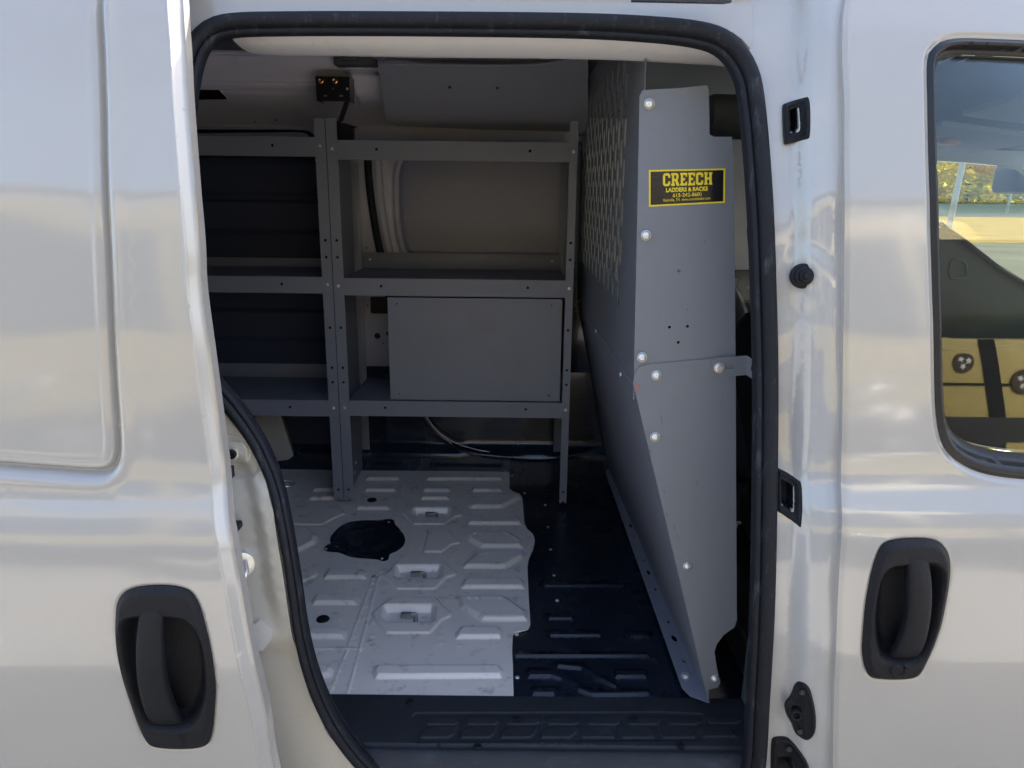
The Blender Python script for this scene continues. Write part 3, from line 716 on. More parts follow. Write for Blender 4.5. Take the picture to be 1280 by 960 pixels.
mb = MB(); mb.box((.10, WY-.03, .94), (.9, WY-.022, 1.33), .003); mb.build('door_lower_panel', bpy.data.materials['lower_trim_gloss'], VAN)
# ribbed dark liner behind the left shelves
zsL = np.arange(.60, PY(320, 172, 2.7)[2], .004); ysL = np.full(zsL.shape, WY-.03)
for py in (241, 250, 290, 388, 425): ysL = ysL+rib(zsL-PY(320, py, 2.7)[2], .005, .008)
for py in (199, 330, 458, 470): ysL = ysL-rib(zsL-PY(320, py, 2.7)[2], .009, .014)
bm = bmesh.new(); xR_ = PY(399, 300, 2.7)[0]
ra = [[bm.verts.new((x, y+dy, z)) for y, z in zip(ysL, zsL)] for x, dy in ((-1.7, 0), (xR_, 0), (xR_, .006), (-1.7, .006))]
for q_ in range(4):
    a_, b_ = ra[q_], ra[(q_+1) % 4]
    for j_ in range(len(zsL)-1): bm.faces.new((a_[j_], b_[j_], b_[j_+1], a_[j_+1]))
bmesh.ops.recalc_face_normals(bm, faces=bm.faces[:])
mb = MB(); mb.bm.free(); mb.bm = bm; mb.build('wall_liner', mat('navy_liner', (.036, .045, .082), .5, noise=.1, nscale=3), VAN)
pth = [PY(x, y, WY-.034) for x, y in [(200, 164), (320, 163), (375, 163), (388, 168), (396, 178)]]
mb = MB(); mb.tube(spline(pth, 6), .008, 10); mb.build('liner_edge_trim', SEAL, VAN)
# white wheel arch corner piece
mb = MB(); mb.prism([PY(*q, 2.64) for q in [(318, 515), (350, 517), (367, 570), (360, 575), (345, 577), (326, 577)]], (-.01, .05, .0), .003)
mb.build('wheel_arch', mat('arch_paint', (.42, .42, .42), .35, 0, .5, .05), VAN)
# overhead panel
of = lambda z: np.interp(z, [1.77, 1.80, 2.0], [2.55, 2.52, 2.30])
def ov_map(x, z): return np.stack([x, of(z), z], 1)
ovp = np.array([PR(*p, f=of)[[0, 2]] for p in [(474, 84), (478, 76), (560, 79), (640, 80), (700, 77), (735, 66), (735, 165), (600, 162), (487, 157), (482, 150)]])
OV = slab('overhead_panel', ovp, [], ov_map, (0, .015, .01), .03, None, OVERP, VAN, edge_sp=.03)
for px, py in ((562, 109), (622, 110)):
    mb = MB(); dome(mb, PR(px, py, f=of), (0, -.8, -.5), .005, washer=False); mb.build('panel_clip', DASHP, OV)
mb = MB(); mb.tube(spline([PR(*p, f=of)+np.array([0, -.004, 0]) for p in [(474, 80), (540, 81), (620, 82), (680, 80), (720, 72)]], 5), .005, 8); mb.build('panel_edge', OVERP, OV)
# header clutter near the bracket
mb = MB()
c = PY(445, 76, 2.45); mb.box((c[0]-.07, c[1], c[2]-.012), (c[0]+.06, c[1]+.06, c[2]+.012), .004)
c = PY(435, 72, 2.44); mb.box((c[0]-.02, c[1]-.01, c[2]-.008), (c[0]+.03, c[1]+.02, c[2]+.006), .003)
mb.build('roof_clip', DUCT, VAN)

# ---------------------------------------------------------------- floors
def Zp(x, y): return (340+x/3.765, 560+y/3.765)
def zb(x0, y0, x1, y1, cut=.35):
    h_ = (y1-y0); c_ = h_*.5
    return [Zp(x0+c_, y0), Zp(x1-c_, y0), Zp(x1, y0+h_*.4), Zp(x1-c_*.2, y1), Zp(x0+c_*.2, y1), Zp(x0, y0+h_*.6)]
beads = [zb(440, 134, 602, 152), zb(722, 134, 1087, 153), zb(432, 186, 585, 207), zb(708, 186, 842, 207), zb(938, 186, 1087, 207), zb(697, 225, 836, 244),
         zb(168, 225, 310, 246), zb(190, 186, 305, 205), zb(393, 270, 556, 293), zb(918, 336, 1178, 362), zb(888, 618, 1192, 664), zb(863, 843, 1088, 899),
         zb(243, 573, 447, 617), zb(186, 692, 408, 740), zb(60, 848, 347, 900)]
beads += [[(470, 832), (624, 832), (630, 840), (628, 848), (468, 849), (465, 842)], [(370, 832), (410, 832), (416, 838), (414, 847), (370, 849)], [(460, 790), (400, 1)]][:2]
hexes = [[Zp(*q) for q in l] for l in [
    [(928, 270), (1010, 222), (1168, 222), (1172, 240), (1085, 284), (932, 284)],
    [(913, 415), (940, 398), (1115, 398), (1184, 440), (1182, 472), (985, 472), (920, 436)],
    [(898, 555), (960, 500), (1040, 486), (1187, 490), (1187, 515), (1100, 568), (902, 568)],
    [(878, 708), (900, 700), (1090, 698), (1200, 775), (1207, 817), (985, 817), (885, 752)],
    [(40, 368), (170, 376), (214, 420), (205, 450), (110, 498), (40, 500)]]]
plats = [[Zp(*q) for q in l] for l in [
    [(613, 310), (690, 263), (850, 265), (880, 297), (904, 312), (898, 321), (862, 326), (815, 361), (665, 361)],
    [(520, 605), (600, 527), (800, 522), (840, 568), (872, 588), (864, 603), (825, 612), (770, 667), (590, 667), (545, 625)],
    [(468, 780), (560, 705), (770, 705), (815, 755), (848, 775), (842, 795), (800, 812), (745, 874), (532, 874), (480, 812)],
    [(735, 385), (830, 385), (860, 425), (888, 440), (882, 452), (845, 458), (800, 494), (710, 492)],
    [(60, 364), (240, 364), (290, 335), (347, 312), (300, 267), (60, 262)],
    [(40, 640), (140, 632), (205, 606), (214, 590), (170, 570), (150, 540), (40, 530)]]]
pits = [[Zp(*q) for q in [(x0+12, y0), (x1-12, y0), (x1, y0+12), (x1-4, y1-8), (x1-20, y1), (x0+20, y1), (x0, y1-14), (x0+2, y0+10)]] for x0, y0, x1, y1 in [(658, 283, 846, 330), (576, 554, 802, 620), (518, 740, 772, 824)]]
lines = [[Zp(640, 95), Zp(575, 310)], [Zp(690, 80), Zp(640, 300)], [Zp(478, 605), Zp(348, 965), (410, 872)], [Zp(530, 590), Zp(500, 612), Zp(410, 955), (433, 872)], [Zp(180, 945), Zp(432, 945)],
         [Zp(625, 360), Zp(655, 420), Zp(630, 510), Zp(560, 560), Zp(478, 605)]]
# floor polygon (silver)
edgeF = [Zp(*q) for q in [(1117, 97), (1118, 190), (1135, 205), (1165, 215), (1178, 235), (1188, 355), (1200, 380), (1228, 405), (1237, 432), (1230, 470), (1208, 520), (1202, 555), (1208, 700), (1216, 830), (1205, 850), (1140, 865), (1133, 880), (1130, 960)]]+[(641, 830), (642, 871.5)]
silver = floorpoly([(230, 585.5)]+edgeF+[(150, 871.5)], ZF)
fe = floorpoly(edgeF, ZF)
FX0 = -1.88; FY1 = fe[0][1]; FY0 = fe[-1][1]
silver = [(FX0, FY0), (FX0, FY1)]+[tuple(q) for q in fe]
bp = [floorpoly(b, ZF) for b in beads]; hp_ = [floorpoly(b, ZF) for b in hexes]; pp = [floorpoly(b, ZF) for b in plats]; ip = [floorpoly(b, ZF) for b in pits]; lp = [floorpoly(b, ZF) for b in lines]
def near(x, y, P, pad=.03):
    P = np.array(P); return (x > P[:, 0].min()-pad) & (x < P[:, 0].max()+pad) & (y > P[:, 1].min()-pad) & (y < P[:, 1].max()+pad)
rngd = np.random.default_rng(3)
dots = [PZ(*Zp(x, y), ZF)[:2] for x, y in [(620, 190), (615, 215), (610, 240), (605, 265), (585, 300), (650, 215), (670, 190), (640, 250), (640, 265), (890, 180), (880, 235), (885, 287), (560, 590), (540, 645), (525, 690), (480, 635), (475, 660), (460, 720), (440, 745), (430, 800), (470, 820), (470, 885), (460, 912), (390, 885), (385, 915), (835, 635), (820, 712), (810, 665), (850, 520), (860, 480), (700, 690), (790, 885), (795, 918), (880, 930), (315, 805), (320, 665), (690, 462), (120, 235), (210, 470)]]
def floor_h(x, y):
    h = np.zeros(x.shape)
    def ap(P, fn, pad=.03):
        m_ = near(x, y, P, pad)
        if m_.any(): h[m_] += fn(sdf(x[m_], y[m_], P))
    for P in bp: ap(P, lambda s: .009*ss(-s, -.003, .011))
    for P in hp_: ap(P, lambda s: .010*ss(-s, -.003, .013)-.003*ss(-s, .018, .024))
    for P in pp: ap(P, lambda s: .0045*ss(-s, -.002, .006))
    for P in ip: ap(P, lambda s: -.022*ss(-s, -.002, .016))
    for P in lp:
        m_ = near(x, y, P, .02)
        if m_.any():
            d, _ = pdist(x[m_], y[m_], P, False); h[m_] += .0016*ss(.006-d, 0, .005)
    for q in dots:
        d = np.hypot(x-q[0], y-q[1]); h += .0018*np.exp(-(d/.006)**2)
    h += .0008*np.sin(x*9)*np.cos(y*8)
    return h
def grid_floor(name, P0, P1, sp_, hf, inside, z0, m, parent):
    xs_ = np.arange(P0[0], P1[0]+sp_, sp_); ys_ = np.arange(P0[1], P1[1]+sp_, sp_)
    X, Y = np.meshgrid(xs_, ys_); h = hf(X.ravel(), Y.ravel())
    V = np.stack([X.ravel(), Y.ravel(), z0+h], 1); nx, ny = len(xs_), len(ys_)
    idx = np.arange(nx*ny).reshape(ny, nx)
    q = np.stack([idx[:-1, :-1].ravel(), idx[:-1, 1:].ravel(), idx[1:, 1:].ravel(), idx[1:, :-1].ravel()], 1)
    c = V[q].mean(1); k_ = inside(c[:, 0], c[:, 1]); q = q[k_]
    me = bpy.data.meshes.new(name); me.from_pydata(V.tolist(), [], q.tolist())
    for p in me.polygons: p.use_smooth = True
    bm = bmesh.new(); bm.from_mesh(me); bmesh.ops.delete(bm, geom=[v for v in bm.verts if not v.link_faces], context='VERTS'); bm.to_mesh(me); bm.free()
    return link(name, me, m, parent)
# fine area seen, as a CDT slab with crisp cut edge: feature points from outlines
ex = []
for P in bp: ex.append(offs(P, (-.012, -.008, -.004, 0, .003, .004, .008, .012), .008))
for P in hp_: ex.append(offs(P, (-.024, -.018, -.012, -.006, 0, .006, .012, .018, .024), .009))
for P in pp: ex.append(offs(P, (-.006, -.003, 0, .003, .006), .009))
for P in ip: ex.append(offs(P, (-.016, -.01, -.005, 0, .005, .01, .016), .008))
for P in lp: ex.append(offs(P, (-.006, -.003, 0, .003, .006), .012, False))
for q in dots: ex.append(np.array(circ(q[0], q[1], .005, 6)+circ(q[0], q[1], .009, 6)+[tuple(q)]))
ex = np.vstack(ex); ex = ex[(ex[:, 0] > -1.1)]
# thin out near-coincident extra points
key = np.round(ex/.0022).astype(int); _, ui = np.unique(key, axis=0, return_index=True); ex = ex[ui]
def fl_map(x, y): return np.stack([x, y, ZF+floor_h(x, y)], 1)
CFL = slab('cargo_floor', silver, [], fl_map, (0, 0, -.005), .016, ex, FLOORP, VAN, edge_sp=.008)
for (px, py) in (Zp(470, 247), Zp(240, 808)):
    c = PZ(px, py, ZF); mb = MB(); mb.lathe([(.0165, 0), (.0165, .002), (.015, .004), (.012, .0042)], c+np.array([0, 0, .0005]), (0, 0, 1), 22); mb.build('floor_plug', PLAST, CFL)
c = PZ(357, 607, ZF); mb = MB(); mb.tube([c+np.array([.03*math.cos(a), .03*math.sin(a), .008]) for a in np.linspace(0, 2*math.pi, 28, endpoint=False)], .004, 8, True); mb.build('tie_ring', ZINC, CFL)
# tie-down loops in the pits
for P, sc in zip(ip, (.8, .9, 1)):
    c = np.array(P).mean(0)
    mb = MB()
    mb.tube(spline([(c[0]-.012, c[1]+.004, ZF-.010), (c[0]+.010, c[1]+.006, ZF-.004), (c[0]+.018, c[1]+.002, ZF-.008), (c[0]+.016, c[1]-.018, ZF-.020)], 6), .0055*sc, 10)
    mb.box((c[0]-.022, c[1]-.002, ZF-.012), (c[0]+.006, c[1]+.014, ZF-.001), .002)
    mb.build('tie_down', mat('tie_down_metal', (.42, .42, .42), .35, .6) if P is ip[0] else bpy.data.materials['tie_down_metal'], CFL)
# round tank cover with ears
cc = [Zp(*q) for q in [(245, 475), (255, 462), (275, 455), (275, 425), (300, 390), (350, 358), (420, 346), (500, 345), (540, 340), (572, 342), (580, 360), (600, 382), (625, 420), (622, 455), (590, 485), (555, 500), (548, 525), (520, 533), (498, 525), (440, 520), (370, 512), (315, 492), (262, 487)]]
tc = spline(floorpoly(cc, ZF), 4, True); tcc = tc.mean(0); rr_ = .085
def tc_map(x, y):
    s = sdf(x, y, tc)
    d = np.hypot(x-tcc[0], y-tcc[1])
    return np.stack([x, y, ZF+.001+.005*ss(-s, 0, .004)-.004*np.exp(-((d-.085)/.006)**2)+.004*ss(.07-d, 0, .01)], 1)
TC = slab('tank_cover', tc, [], tc_map, (0, 0, -.003), .01, offs(tc, (-.004, -.002, .002, .004), .006), BLKFL, CFL, edge_sp=.008)
TC.name = 'tank_cover'
for q in ((255, 475), (550, 349), (518, 521)):
    mb = MB(); dome(mb, PZ(*Zp(*q), ZF+.006), (0, 0, 1), .004, washer=False); mb.build('cover_screw', ZINC, CFL)
# black front floor
def Zq(x, y): return (620+x/3.765, 560+y/3.765)
def Zr(x, y): return (380+x/2.667, 760+y/2.667)
bb = [[Zq(243, 792), Zq(360, 792), Zq(362, 808), Zq(243, 808)], [Zq(250, 870), Zq(495, 872), Zq(495, 888), Zq(250, 888)], [Zq(628, 876), Zq(720, 876), Zq(720, 894), Zq(628, 894)], [Zq(225, 640), Zq(600, 642), Zq(600, 654), Zq(225, 654)],
      [Zr(700, 158), Zr(1150, 158), Zr(1150, 164), Zr(700, 164)], [Zr(1040, 215), Zr(1140, 215), Zr(1140, 232), Zr(1040, 232)], [Zr(765, 272), Zr(843, 272), Zr(838, 290), Zr(763, 290)],
      [Zr(752, 212), Zr(830, 214), Zr(880, 232), Zr(935, 272), Zr(975, 282), Zr(1150, 280), Zr(1150, 292), Zr(960, 294), Zr(910, 275), Zr(860, 242), Zr(820, 230), Zr(752, 230)], [Zr(840, 190), Zr(925, 195), Zr(980, 225), Zr(1040, 262), Zr(1040, 268), Zr(980, 240), Zr(920, 205), Zr(840, 197)]]
bb = [floorpoly(b, ZF-.007) for b in bb]
def bf_map(x, y):
    h = np.zeros(x.shape)
    for P in bb:
        m_ = near(x, y, P)
        if m_.any(): h[m_] += .007*ss(-sdf(x[m_], y[m_], P), -.006, .004)
    return np.stack([x, y, ZF-.007+h], 1)
ex = np.vstack([offs(P, (-.004, -.002, .001, .004, .006), .007) for P in bb])
xw = .42
BF = slab('front_floor', [(.0-.06, FY0), (-.06, FY1+.02), (.85, FY1+.02), (.85, FY0)], [], bf_map, (0, 0, -.02), .025, ex, BLKFL, VAN, edge_sp=.02)
for q in [(640, 770.5)]: pass
studs = [Zq(98, 878), Zr(711, 232), Zq(288, 718), Zq(273, 600), Zq(257, 478), Zq(245, 372), Zq(232, 268), Zq(135, 213), Zq(77, 130), Zq(538, 132)]
for i, q in enumerate(studs):
    mb = MB(); dome(mb, PZ(*q, ZF-.006), (0, 0, 1), .0055 if i < 3 else .0045, washer=False); mb.build('floor_rivet', ZINC, BF)
# extra cab floor
mb = MB(); mb.box((.85, 1.3, .50), (2.0, 2.72, .52)); mb.build('cab_floor', FABR, VAN)

# ---------------------------------------------------------------- sill step
SZ = ZF+.002
tread = floorpoly([Zr(372, 348), Zr(1200, 345), Zr(1330, 352), Zr(1340, 440), Zr(1200, 440), Zr(372, 445), Zr(358, 432), Zr(360, 358)], SZ)
chev = []
def Zs(x, y): return PZ(*Zr(x, y), SZ)[:2]
for i in range(8):
    x = 385+i*134
    chev.append([Zs(x+40, 392), Zs(x+125, 392), Zs(x+118, 415), Zs(x+98, 430), Zs(x, 430), Zs(x+6, 408)] if i < 4 else [Zs(x-10, 392), Zs(x+85, 392), Zs(x+108, 408), Zs(x+112, 430), Zs(x+8, 430), Zs(x-6, 410)])
    chev.append([Zs(x+20, 362), Zs(x+128, 362), Zs(x+132, 378), Zs(x+120, 386), Zs(x+30, 386), Zs(x+22, 376)])
yfront = PZ(600, 936, SZ)[1]
def sill_map(x, y):
    h = -.0028*ss(-sdf(x, y, tread), -.003, .003)
    for P in chev:
        m_ = near(x, y, P)
        if m_.any(): h[m_] += .0032*ss(-sdf(x[m_], y[m_], P), -.002, .003)
    drop = np.clip(yfront-y, 0, 1)
    h = h-np.where(drop > 0, .02*(1-np.cos(np.clip(drop/.03, 0, 1)*math.pi/2)), 0)-np.clip(drop-.03, 0, 1)*1.2
    h = h-.006*ss(yfront+.014-y, 0, .006)*ss(y, yfront, yfront+.004)
    return np.stack([x, y, SZ+h], 1)
ex = np.vstack([offs(P, (-.003, 0, .003), .006) for P in chev]+[offs(tread, (-.004, 0, .004), .008)]+[np.array([(x, yfront+d) for x in np.arange(-.55, .7, .012)]) for d in (-.04, -.03, -.022, -.014, -.007, 0, .004, .008, .012, .016, .022)])
SILL = slab('sill_step', [(-.235, 1.14), (-.26, 1.20), (-.36, 1.245), (-.62, 1.262), (-.62, FY0+.001), (.80, FY0+.001), (.80, 1.14)], [], sill_map, (0, 0, -.02), .014, ex, SILLP, VAN, edge_sp=.012)
for q in [(352, 313), (710, 370), (1097, 370), (579, 463), (1256, 458), (1010, 300)][:5]:
    c = PZ(*Zr(*q), SZ+.001); mb = MB(); mb.lathe([(.0085, -.001), (.0085, .002), (.0065, .0035), (.004, .0035), (.0035, .001)], c, (0, 0, 1), 18); mb.build('step_screw', PLAST, SILL)
# plastic kick panel at the left end of the step
mb = MB()
kp = [PS(x, y, .09) for x, y in [(384, 872), (410, 905), (450, 945), (500, 975), (600, 1000)]]
mb.prism([(-.62, 1.36, .50), (-.62, 1.36, .62), (-.47, 1.36, .62)], (0, .03, 0)); mb.build('kick_panel', SILLP, VAN)
mb = MB(); c = PZ(925, 868, ZF); mb.box((c[0]+.03, 1.26, .5), (c[0]+.28, 1.9, .62), .02); mb.build('pillar_foot_trim', SILLP, VAN)

# ---------------------------------------------------------------- cab
# B pillar inner trim behind right seal is dark
mb = MB(); mb.prism([(.0+PY(972, 480, 1.36)[0], 1.33, .5), (PY(972, 480, 1.36)[0]+.02, 1.36, 1.9), (.69, 1.36, 1.9), (.69, 1.33, .5)], (0, .05, .0)); mb.build('pillar_trim', CABP, VAN)
def blob(mb, c, s, rot=None, e=.5, n=3):
    bm2 = bmesh.new(); bmesh.ops.create_cube(bm2, size=2); bmesh.ops.subdivide_edges(bm2, edges=bm2.edges[:], cuts=6, use_grid_fill=True)
    for v in bm2.verts:
        p = v.co; r_ = (abs(p.x)**n+abs(p.y)**n+abs(p.z)**n)**(1/n); q = p/r_
        v.co = Vector((q.x*s[0], q.y*s[1], q.z*s[2]))
    M4 = Matrix.Translation(Vector(c)) @ (rot or Matrix.Identity(4)); mb._add(bm2, M4, True)
for yS in (1.68, 2.38):
    mb = MB(); blob(mb, (.86, yS, .80), (.26, .24, .09), n=4); blob(mb, (.68, yS, 1.04), (.09, .23, .31), Matrix.Rotation(R(-14), 4, 'Y'), n=4); blob(mb, (.60, yS, 1.495), (.055, .13, .08), Matrix.Rotation(R(-10), 4, 'Y'), n=4)
    mb.tube([(.63, yS-.05, 1.30), (.61, yS-.05, 1.46)], .007); mb.tube([(.63, yS+.05, 1.30), (.61, yS+.05, 1.46)], .007); mb.box((.55, yS-.2, .5), (.98, yS+.2, .74), .02)
    mb.build('seat', FABR, VAN)
mb = MB(); mb.box((.245, 2.655, 1.21), (.715, 2.675, 1.84), .004); mb.build('slot_light_panel', mat('slot_light_panel', (.78, .80, .82), .6, noise=.05, nscale=6), VAN)  # pale panel added so the perforations show light behind them
# headliner, visors
mb = MB(); mb.prism([(.245, 1.42, 1.905), (.245, 2.64, 1.84), (.92, 2.64, 1.82), (.92, 1.40, 1.90)], (0, 0, .03), .006); mb.build('rear_headliner', mat('pale_headliner', (.42, .45, .49), .85, noise=.06, nscale=9, bump=.3, bscale=400), VAN)
mb = MB(); mb.prism([(.93, 1.40, 1.895), (.93, 2.66, 1.80), (1.30, 2.66, 1.76), (1.80, 2.66, 1.745), (1.80, 1.32, 1.85), (1.30, 1.36, 1.88)], (0, 0, .05), .01); mb.build('headliner', HEADL, VAN)
mb = MB(); mb.prism([(1.10, 1.50, 1.845), (1.42, 1.50, 1.80), (1.42, 1.95, 1.775), (1.10, 1.95, 1.81)], (0, 0, -.018), .006); mb.build('sun_visor', VISOR, VAN)
mb = MB(); mb.prism([(1.15, 2.12, 1.80), (1.45, 2.12, 1.765), (1.45, 2.50, 1.745), (1.15, 2.50, 1.775)], (0, 0, -.018), .006); mb.build('sun_visor', VISOR, VAN)
c = PY(1186, 177, 2.3)
mb = MB(); blob(mb, c, (.03, .025, .010)); mb.build('cab_lamp', mat('lamp_lens', (.75, .35, .16), .4), VAN)
# roof duct / rolled curtain behind wing
p0 = PY(912, 146, 1.62)
mb = MB(); mb.lathe([(.040, 0), (.044, .01), (.044, .30), (.040, .31)], (p0[0]-.045, p0[1], p0[2]), (1, .1, 0), 24); mb.build('belt_roll', CABP, VAN)
# dashboard and driver side door trim seen through the passenger window
mb = MB()
mb.prism([(2.02, 1.22, .72), (1.98, 1.22, 1.02), (2.06, 1.22, 1.15), (2.20, 1.22, 1.20), (2.54, 1.22, 1.22), (2.54, 1.22, .6)], (0, 1.46, 0), .02); mb.build('dashboard', DASHP, VAN)
mb = MB()
q = [PY(x, y, 2.60) for x, y in [(1180, 284), (1200, 298), (1230, 322), (1262, 345), (1310, 366), (1380, 374), (1420, 420), (1150, 440), (1150, 284)]]
mb.prism(q, (0, .03, 0), .004); DT = mb.build('driver_door_trim', mat('trim_blue_grey', (.03, .042, .045), .45, noise=.08, nscale=7), VAN)
mb = MB(); mb.tube(spline([PY(x, y, 2.595) for x, y in [(1175, 279), (1186, 288), (1205, 301), (1232, 322), (1262, 344), (1310, 365), (1380, 373)]], 5), .0085, 10); mb.build('window_rubber', SEAL, DT)
qq = spline([PY(x, y, 2.596) for x, y in [(1190, 326), (1204, 326), (1208, 332), (1209, 344), (1204, 347), (1188, 347)]], 3, True)
mb = MB(); mb.tube(qq, .003, 8, True); mb.build('trim_pocket', CABP, DT)
mb = MB(); mb.box((.75, 2.66, .52), (2.3, 2.70, 1.22), .01); mb.build('driver_door_inner', DASHP, VAN)
mb = MB(); mb.box((.95, 1.24, .52), (1.95, 1.27, PS(1250, 590)[2]-.01), .01); mb.build('passenger_door_inner', DASHP, VAN)
# steering wheel
sw = Vector((1.86, 2.30, 1.08)); pts = []
for a in np.linspace(0, 2*math.pi, 40, endpoint=False):
    pts.append(sw+Vector((.08*math.sin(a)*1.0, .18*math.cos(a), .165*math.sin(a)*1.0)).xyz)
mb = MB(); mb.sweep(pts, [(.012*math.cos(t), .012*math.sin(t)) for t in np.linspace(0, 2*math.pi, 10, endpoint=False)], D=(1, .01, -.5), closed=True)
blob(mb, sw+Vector((.02, 0, -.01)), (.03, .06, .05)); mb.tube([sw+Vector((0, -.17, 0)), sw+Vector((.02, 0, 0)), sw+Vector((0, .17, 0))], .011); mb.build('steering_wheel', DASHP, VAN)
# driver's outside mirror
c = PY(1276, 224, 2.98)
mb = MB(); mb.box((c[0]-.055, c[1]-.06, c[2]-.055), (c[0]+.14, c[1]+.10, c[2]+.055), .022); MR = mb.build('door_mirror', PLAST, VAN)
mb = MB(); mb.box((c[0]-.040, c[1]-.064, c[2]-.040), (c[0]+.12, c[1]-.0605, c[2]+.042), .003); mb.build('mirror_face', mat('mirror_face', (.75, .8, .85), .03, 1), VAN).parent = VAN

# ================================================================== SHELVING
SY = 2.38; SD_ = .32
def steel(name, a, b, parent, m=GREYP, bev=.0012):
    mb = MB(); mb.box(a, b, bev); return mb.build(name, m, parent)
def lip(name, x0, x1, z0, z1, y, holes, parent, t=.002):
    hs = [circ(hx, hz, .0048, 12) for hx, hz in holes]
    return slab(name, [(x0, z0), (x1, z0), (x1, z1), (x0, z1)], hs, lambda x, z: np.stack([x, x*0+y, z], 1), (0, t, 0), .15, None, GREYP, parent, edge_sp=0)
def shelf_unit(label, x0, x1, ztop, lips, posts, end_panels):
    u = empty('shelving_unit', ((x0+x1)/2, SY+SD_/2, ZF), label, 'shelving', 'grey steel shelving units along the far wall')
    zb_ = ZF+.0
    for (xa, xb, outer) in posts:                # front flange of the upright, with bolt holes
        hz = []
        for pz in POSTH: hz.append(((xa+xb)/2, pz))
        steel('upright_hole_shade', (xa+.003, SY+.001, zb_+.02), (xb-.003, SY+.003, ztop-.01), u, HOLE, 0)  # black strip as painted shade, so the upright's holes read dark
        P = lip('upright', xa, xb, zb_+.010, ztop, SY-.004, hz, u)
        sx = xa if outer < 0 else xb-.002        # end panel, full depth, slanted foot
        pts = [(sx, SY-.004, zb_+.010), (sx, SY+SD_, zb_+.010), (sx, SY+SD_, ztop-.03), (sx, SY+.02, ztop-.0)]
        mb = MB(); mb.prism([(sx, SY-.002, zb_+.010), (sx, SY+SD_-.02, zb_+.010), (sx, SY+SD_, zb_+.12), (sx, SY+SD_, ztop-.12), (sx, SY+.10, ztop-.002), (sx, SY-.002, ztop-.002)], (.002, 0, 0)); EP = mb.build('end_panel', GREYP, u)
        # rear flange
        fx0, fx1 = (sx, sx+.030) if outer < 0 else (sx-.028, sx+.002)
        steel('rear_flange', (fx0, SY+SD_-.003, zb_+.02), (fx1, SY+SD_, ztop-.12), u)
        # seen along the panel: slots and screws
        for z_ in (zb_+.05, zb_+.075):
            mb = MB(); dome(mb, (sx+(.002 if outer < 0 else 0), SY+.10+(z_-zb_)*1.2, z_), (1 if outer < 0 else -1, 0, 0), .006, washer=False)
            mb.build('panel_screw', ZINC, u)
        xs_ = sx+.0021 if outer < 0 else sx-.0004
        for z_ in (1.56, 1.20, 1.10): mb = MB(); mb.box((xs_, SY+.12, z_-.012), (xs_+.0003, SY+.126, z_+.004)); mb.build('panel_slot', HOLE, u)
    for (z1, h_, back) in lips:
        a0, a1 = posts[0][1] if x0 != posts[0][1] else x0, x1
        xa, xb = SPAN[0], SPAN[1]
        w = xb-xa
        steel('lip_hole_shade', (xa+.002, SY+.004, z1-h_+.004), (xb-.002, SY+.006, z1-.006), u, HOLE, 0)  # black strip behind the lip paints the shade in its holes
        L_ = lip('shelf_lip', xa, xb, z1-h_, z1, SY-.001, [(xa+w*.17, z1-h_*.45), (xb-w*.17, z1-h_*.45)], u)
        zt_ = z1-h_+.004 if back >= 0 else z1-.006
        T_ = steel('shelf_tray', (xa, SY, z1-.004), (xb, SY+SD_-.01, z1-.002), u) if True else None
        if back > 0:
            steel('shelf_back_lip', (xa, SY+SD_-.012, z1-.002), (xb, SY+SD_-.009, z1+back), u)
            for xx in (xa+.03, xb-.03): mb = MB(); dome(mb, (xx, SY+SD_-.012, z1+back*.55), (0, -1, 0), .005, washer=False); mb.build('lip_screw', ZINC, u)
        mb = MB()
        mb.box((xa, SY, z1-h_), (xb, SY+.018, z1-h_+.002)); mb.build('lip_return', GREYP, u)
        for sx in BOLTX:
            mb = MB(); dome(mb, (sx, SY-.004, z1-h_*.45), (0, -1, 0), .0052); mb.build('shelf_bolt', ZINC, u)
    return u
zl = lambda py, px=560: PY(px, py, SY)[2]
xl = lambda px, py: PY(px, py, SY)[0]
POSTH = [zl(y) for y in (302, 323, 411, 461, 479, 613, 626)]
lipz = [(zl(176.5), zl(176.5)-zl(201), 0), (zl(349), zl(349)-zl(370.5), .055), (zl(502), zl(502)-zl(521), .0)]
xa = xl(409.5, 200); xb = xl(423, 200); xc = xl(711.5, 200); xd = xl(721.5, 200)
xL = xl(395, 200)
SPAN = (xa+.030, xd-.024); BOLTX = (xb-.018, (xc+xd)/2)
UR = shelf_unit('grey steel shelving unit with a flat closed door panel on its lowest shelf', xa, xd, zl(148, 420), lipz, [(xa, xb, -1), (xc, xd, 1)], 1)
# door panel on the lower compartment
px0, px1 = xl(485.5, 430), xl(701.5, 430)
z0, z1 = zl(501), zl(373)
pd = [(px0+.03, z1-.02), (px1-.035, z1-.02), (px0+.03, z0+.02), (px1-.035, z0+.02)]
slab('door_panel', [(px0, z0), (px1, z0), (px1, z1), (px0, z1)], [circ(a, b, .003, 8) for a, b in pd], lambda x, z: np.stack([x, x*0+SY+.008, z], 1), (0, .014, 0), .15, None, GREYP, UR, edge_sp=0)
steel('door_side_wall', (px0+.002, SY+.0225, z0), (px0+.004, SY+SD_-.02, z1), UR)
